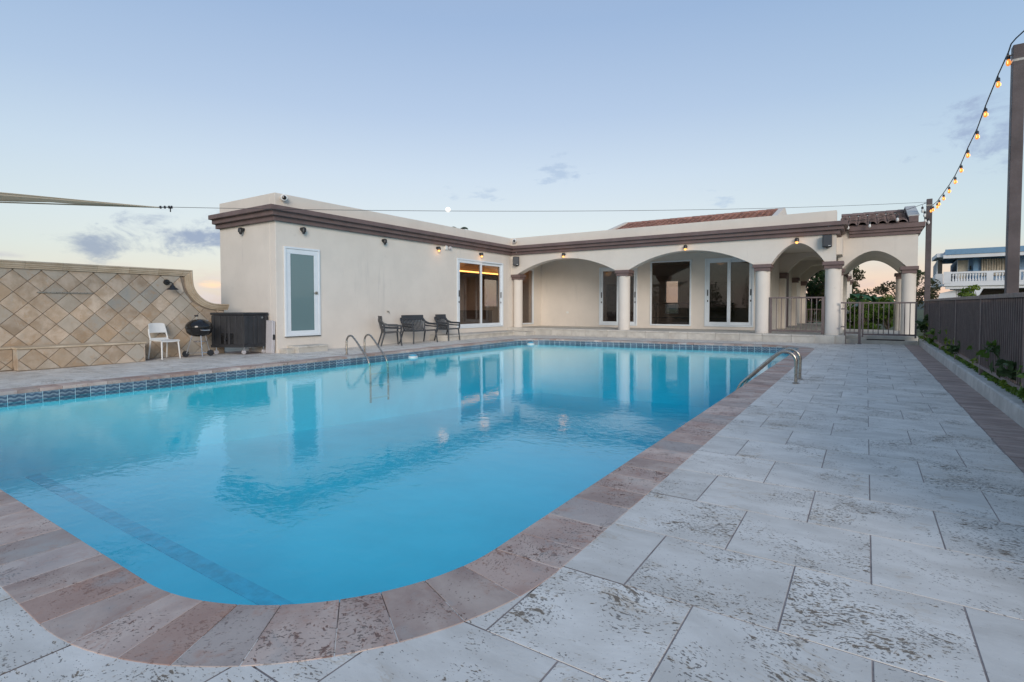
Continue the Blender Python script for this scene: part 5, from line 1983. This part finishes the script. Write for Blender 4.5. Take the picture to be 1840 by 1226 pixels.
def palm(label, loc, h, n, L, seed, mat='leaf_dark', name='palm_tree', cat='palm', trunk_r=0.16, group=None, broad=False):
    rng = random.Random(seed)
    r = thing(name, label, cat, loc, 0, group)
    MB().tube([(0, 0, -0.1), (0.05, 0.02, h * .5), (0, 0, h)], [trunk_r, trunk_r * .8, trunk_r * .6], 10).build('trunk', 'trunk', r, smooth=60)
    me = None
    for k in range(n):
        a = 2 * PI * k / n + rng.uniform(-.2, .2)
        up = rng.uniform(0.1, 1.1)
        mb = MB()
        P = []
        for i in range(9):
            u = i / 8
            P.append(Vector((L * u * math.cos(up * 0.7) , 0, L * (u * math.sin(up) - 0.75 * u * u))))
        if broad:
            for i in range(8):
                w0 = 0.16 * L * math.sin(PI * min(1, (i / 8) * .95 + .05)) ** .7
                w1 = 0.16 * L * math.sin(PI * min(1, ((i + 1) / 8) * .95 + .05)) ** .7
                mb.add([P[i] + Vector((0, -w0, w0 * .25)), P[i], P[i + 1], P[i + 1] + Vector((0, -w1, w1 * .25))], [(0, 1, 2, 3)])
                mb.add([P[i] + Vector((0, w0, w0 * .25)), P[i], P[i + 1], P[i + 1] + Vector((0, w1, w1 * .25))], [(3, 2, 1, 0)])
        else:
            mb.tube(P, [0.02 * (1 - i / 10) for i in range(9)], 5)
            for i in range(1, 9):
                for q in range(5):
                    u = (i - 1 + q / 5) / 8
                    b0 = P[i - 1].lerp(P[i], q / 5)
                    ll = L * 0.30 * math.sin(PI * (0.12 + 0.83 * u))
                    for s_ in (-1, 1):
                        tip = b0 + Vector((ll * 0.45, s_ * ll, -ll * 0.35))
                        w = (P[i] - P[i - 1]).normalized() * 0.022
                        mb.add([b0 - w, b0 + w, tip], [(0, 1, 2)])
        o = mb.build('frond' if not broad else 'leaf', mat, r, (0, 0, h), recalc=False)
        o.rotation_euler = (0, 0, a)
    return r


palm('palm top peeping over the left wing parapet', (-26.3, 32, 0), 7.2, 13, 1.0, 5)
palm('broad leaved banana plant standing left in the portico arch', (-0.72, 29.8, 0), 1.5, 11, 1.35, 9, 'leaf_blue', 'banana_plant', 'plant', 0.08, None, True)
palm('drooping broad leaved plant behind the middle of the portico', (0.35, 31.5, 0), 1.45, 10, 1.3, 12, 'leaf_blue', 'banana_plant', 'plant', 0.07, None, True)

# far wood on the street side, behind the camera, mirrored in the porch glass
mb = MB()
rw = random.Random(9)
for k in range(46):
    xx, yy = rw.uniform(-34, 10), rw.uniform(-21, -16)
    hh_ = rw.uniform(1.6, 5.2)
    leaf_cloud(mb, 330, (xx, yy, hh_ * 0.55), (rw.uniform(.8, 1.7), 1.0, hh_ * 0.5), 0.26, rw)
o = mb.build('wood', 'leaf_dark', recalc=False)
o['kind'] = 'stuff'

# little plants along the foot of the fence
rngp = random.Random(77)
protos = []
for v in range(4):
    rr = random.Random(200 + v)
    mb, st_ = MB(), MB()
    for k in range(rr.randint(5, 8)):
        a = rr.uniform(0, 2 * PI)
        hgt = rr.uniform(0.06, 0.34)
        ln = rr.uniform(0.03, 0.14)
        tip = Vector((math.cos(a) * ln, math.sin(a) * ln, hgt))
        st_.tube([(0, 0, -0.02), tuple(tip * 0.6 + Vector((0, 0, .02))), tuple(tip)], [0.004, 0.003, 0.002], 5)
        leaf_cloud(mb, 13, tip, (0.07, 0.07, 0.045), 0.085, rr, 0.5)
    protos.append((mb, st_, v))
roots = []
for mb, st_, v in protos:
    r = thing('fence_plant', 'x', 'plant')
    mb.build('leaves', ('leaf_mid', 'leaf_lime', 'leaf_mid', 'leaf_dark')[v], r, recalc=False)
    st_.build('stem', 'leaf_dark', r)
    roots.append(r)
used = set()
ONES = ['first', 'second', 'third', 'fourth', 'fifth', 'sixth', 'seventh', 'eighth', 'ninth', 'tenth', 'eleventh', 'twelfth', 'thirteenth', 'fourteenth', 'fifteenth', 'sixteenth', 'seventeenth', 'eighteenth', 'nineteenth']
ORD = ONES + ['twentieth'] + ['twenty-' + w_ for w_ in ONES[:9]] + ['thirtieth'] + ['thirty-' + w_ for w_ in ONES[:9]]
PLY = [3.3, 3.75, 4.2, 4.6, 5.0, 5.4, 5.75, 6.1, 6.45, 6.8, 7.15, 7.45, 7.85, 8.2, 8.55, 8.9, 9.3, 9.7, 10.1, 10.55, 11.0, 11.5, 12.0, 12.5, 13.1, 13.7, 14.3, 14.9, 15.5, 16.1, 16.7, 17.3, 17.9, 18.4, 18.8, 19.1]
for i, yy in enumerate(PLY):
    v = rngp.randrange(4)
    o = copy_tree(roots[v]) if v in used else roots[v]
    used.add(v)
    xx = 1.50 + rngp.uniform(-0.05, 0.12)
    sc = rngp.uniform(0.9, 1.7) * (1.5 if yy > 18.2 else 1)
    o.location = (xx, yy, zg(xx, yy) + 0.165)
    o.rotation_euler = (0, 0, rngp.uniform(0, 6))
    o.scale = (sc, sc, sc)
    tag(o, ORD[len(PLY) - 1 - i] + ' small leafy plant from the gate end along the fence foot', 'plant', 'small plants along the fence foot')
for v in range(4):
    if v not in used:
        for ch in list(roots[v].children): bpy.data.objects.remove(ch)
        bpy.data.objects.remove(roots[v])
# creeping ground cover behind the fence
mb = MB()
rg = random.Random(5)
for k in range(9000):
    yy = rg.uniform(3, 19.3)
    xx = 1.47 + abs(rg.gauss(0, 0.10)) - 0.05 * (rg.random() < .4)
    leaf_cloud(mb, 1, (xx, yy, zg(xx, yy) + 0.18 + rg.random() ** 2 * 0.09), (0.02, 0.02, 0.01), 0.06, rg, 0.55)
o = mb.build('ground_cover', 'leaf_mid', recalc=False)
tag(o, 'low creeping leaves along the back of the kerb', 'ground cover', kind='stuff')

# ------------------------------------------------------------------ blue house
bh = thing('blue_house', 'two storey blue and white house with a balustrade balcony beyond the fence', 'house', (5.2, 55, 0), R(-3))


def hp(name, mb, mat, **kw): return mb.build(name, mat, bh, **kw)


hp('wall', MB().box(0.9, 14, 1.9, 11, 2.9, 5.25), 'house_blue')
hp('fascia', MB().box(0.0, 14, -0.32, -0.26, 5.44, 5.86), 'house_trim')
hp('wall', MB().box(1.2, 14, 3.2, 11, -0.3, 2.88), 'house_white')
hp('balcony_floor', MB().box(0, 14, 0, 1.9, 2.95, 3.17), 'house_white')
hp('balcony_beam', MB().box(0.1, 14, 0.15, 0.45, 2.72, 2.95), 'house_white')
rfh = hp('roof', MB().prism([(-0.15, 5.55), (0.05, 5.85), (12, 6.2), (12, 5.5), (0.1, 5.35)], lambda a, b_: (0.1, a, b_), lambda a, b_: (14, a, b_)), 'house_trim')
hp('soffit_beam', MB().box(-0.1, 14, -0.25, 0.1, 5.16, 5.43), 'house_white')
hp('side_roof', MB().prism([(0.0, 5.6), (12, 6.15), (12, 5.8), (0.0, 5.3)], lambda a, b_: (-0.5, a, b_), lambda a, b_: (0.098, a, b_)), 'house_white')
hp('side_wall', MB().box(-0.5, 0.0, 1.95, 12, 3.0, 4.05), 'house_white')
sw = hp('side_window', MB().box(-0.35, -0.05, 2.2, 11, 4.05, 5.2), 'dark_glass_far')
for k in range(9): MB().box(-0.42, -0.352, 2.2 + k * 1.0, 2.28 + k * 1.0, 4.05, 5.2).build('mullion', 'house_white', sw)
bal = hp('balustrade', MB().box(0.0, 14, 0.0, 0.22, 3.17, 3.32).box(0, 14, 0.0, 0.22, 3.93, 4.08).box(-0.05, 0.42, -0.02, 0.24, 3.17, 4.10).box(2.55, 2.95, -0.01, 0.23, 3.32, 3.93).box(4.15, 4.5, -0.01, 0.23, 3.32, 3.93), 'house_white')
me = None
x = 0.55
while x < 13.8:
    if not (2.5 < x < 3.0 or 4.1 < x < 4.55):
        if me is None:
            o = MB().lathe([(0.05, 3.32), (0.075, 3.42), (0.05, 3.5), (0.035, 3.62), (0.05, 3.74), (0.075, 3.82), (0.05, 3.93)], 8, (0, 0.11, 0)).build('baluster', 'house_white', bal, smooth=60)
            me = o.data
        else: o = link('baluster', me, bal)
        o.location = (x, 0, 0)
    x += 0.172
w = hp('window', MB().box(2.35, 3.9, 1.84, 1.898, 3.75, 5.15), 'dark_glass_far')
for k in range(10): MB().tube([(2.42 + k * 0.155, 1.80 + (k % 2) * 0.03, 3.78), (2.42 + k * 0.155, 1.80 + (k % 2) * 0.03, 5.12)], 0.075, 8).build('curtain_fold', 'curtain', w, smooth=60)
hp('pilaster', MB().box(1.85, 2.15, 1.3, 1.898, 3.17, 5.24), 'house_trim')
w = hp('balcony_door', MB().box(0.92, 1.55, 1.84, 1.898, 3.2, 5.1), 'curtain')
MB().box(0.88, 0.919, 1.82, 1.9, 3.2, 5.15).box(1.551, 1.6, 1.82, 1.9, 3.2, 5.15).build('door_frame', 'house_white', w)
hp('wall_lantern', MB().box(1.68, 1.76, 1.80, 1.898, 4.3, 4.62), 'black_metal')
for x0 in (1.75, 5.6):
    pr_ = [(x0, 2.72), (x0 + 0.65, 2.72), (x0 + 0.42, 2.2), (x0 + 0.36, 1.4), (x0 + 0.36, -0.2), (x0, -0.2)]
    hp('arched_pier', MB().prism(pr_, lambda a, b_: (a, 0.15, b_), lambda a, b_: (a, 0.6, b_)), 'house_white')
pr_ = [(-0.2, 2.4), (0.75, 2.65), (0.65, -0.2), (-0.5, -0.2), (-0.5, 1.3)]
hp('buttress', MB().prism(pr_, lambda a, b_: (a, 0.7, b_), lambda a, b_: (a, 1.1, b_)), 'house_white')
sh_ = hp('garage_shutter', MB().box(0.7, 1.74, 0.9, 0.95, -0.2, 2.7), 'grey_plastic')
for k in range(9): MB().box(0.74 + k * 0.115, 0.80 + k * 0.115, 0.87, 0.899, -0.2, 2.68).build('shutter_slat', 'house_white', sh_)
hp('carport_back', MB().box(2.4, 14, 3.0, 3.19, -0.2, 2.7), 'interior_dark')

# distant white buildings glimpsed through the portico
o3 = thing('distant_house', 'tiny white distant house between the trees in the portico arch', 'house', (2.6, 120, -0.9))
MB().box(-1.6, 0.0, 0, 4, -1, 3.6).build('wall', 'house_white', o3)
for k in range(3): MB().box(-1.4 + k * 0.5, -1.15 + k * 0.5, -0.05, -0.001, 1.2, 2.8).build('window', 'dark_glass_far', o3)
MB().box(-1.7, 0.1, -0.1, 4.1, 3.6, 3.8).build('roof', 'house_white', o3)

# moon
md = moon_dir * 6000
o = MB().lathe([(27 * math.sin(PI * i / 16) + 1e-3, -27 * math.cos(PI * i / 16)) for i in range(17)], 32).build('moon', 'moon', loc=(md.x, md.y, md.z + 1.22), smooth=80)
tag(o, 'small pale full moon low in the sky above the left wing', 'moon')
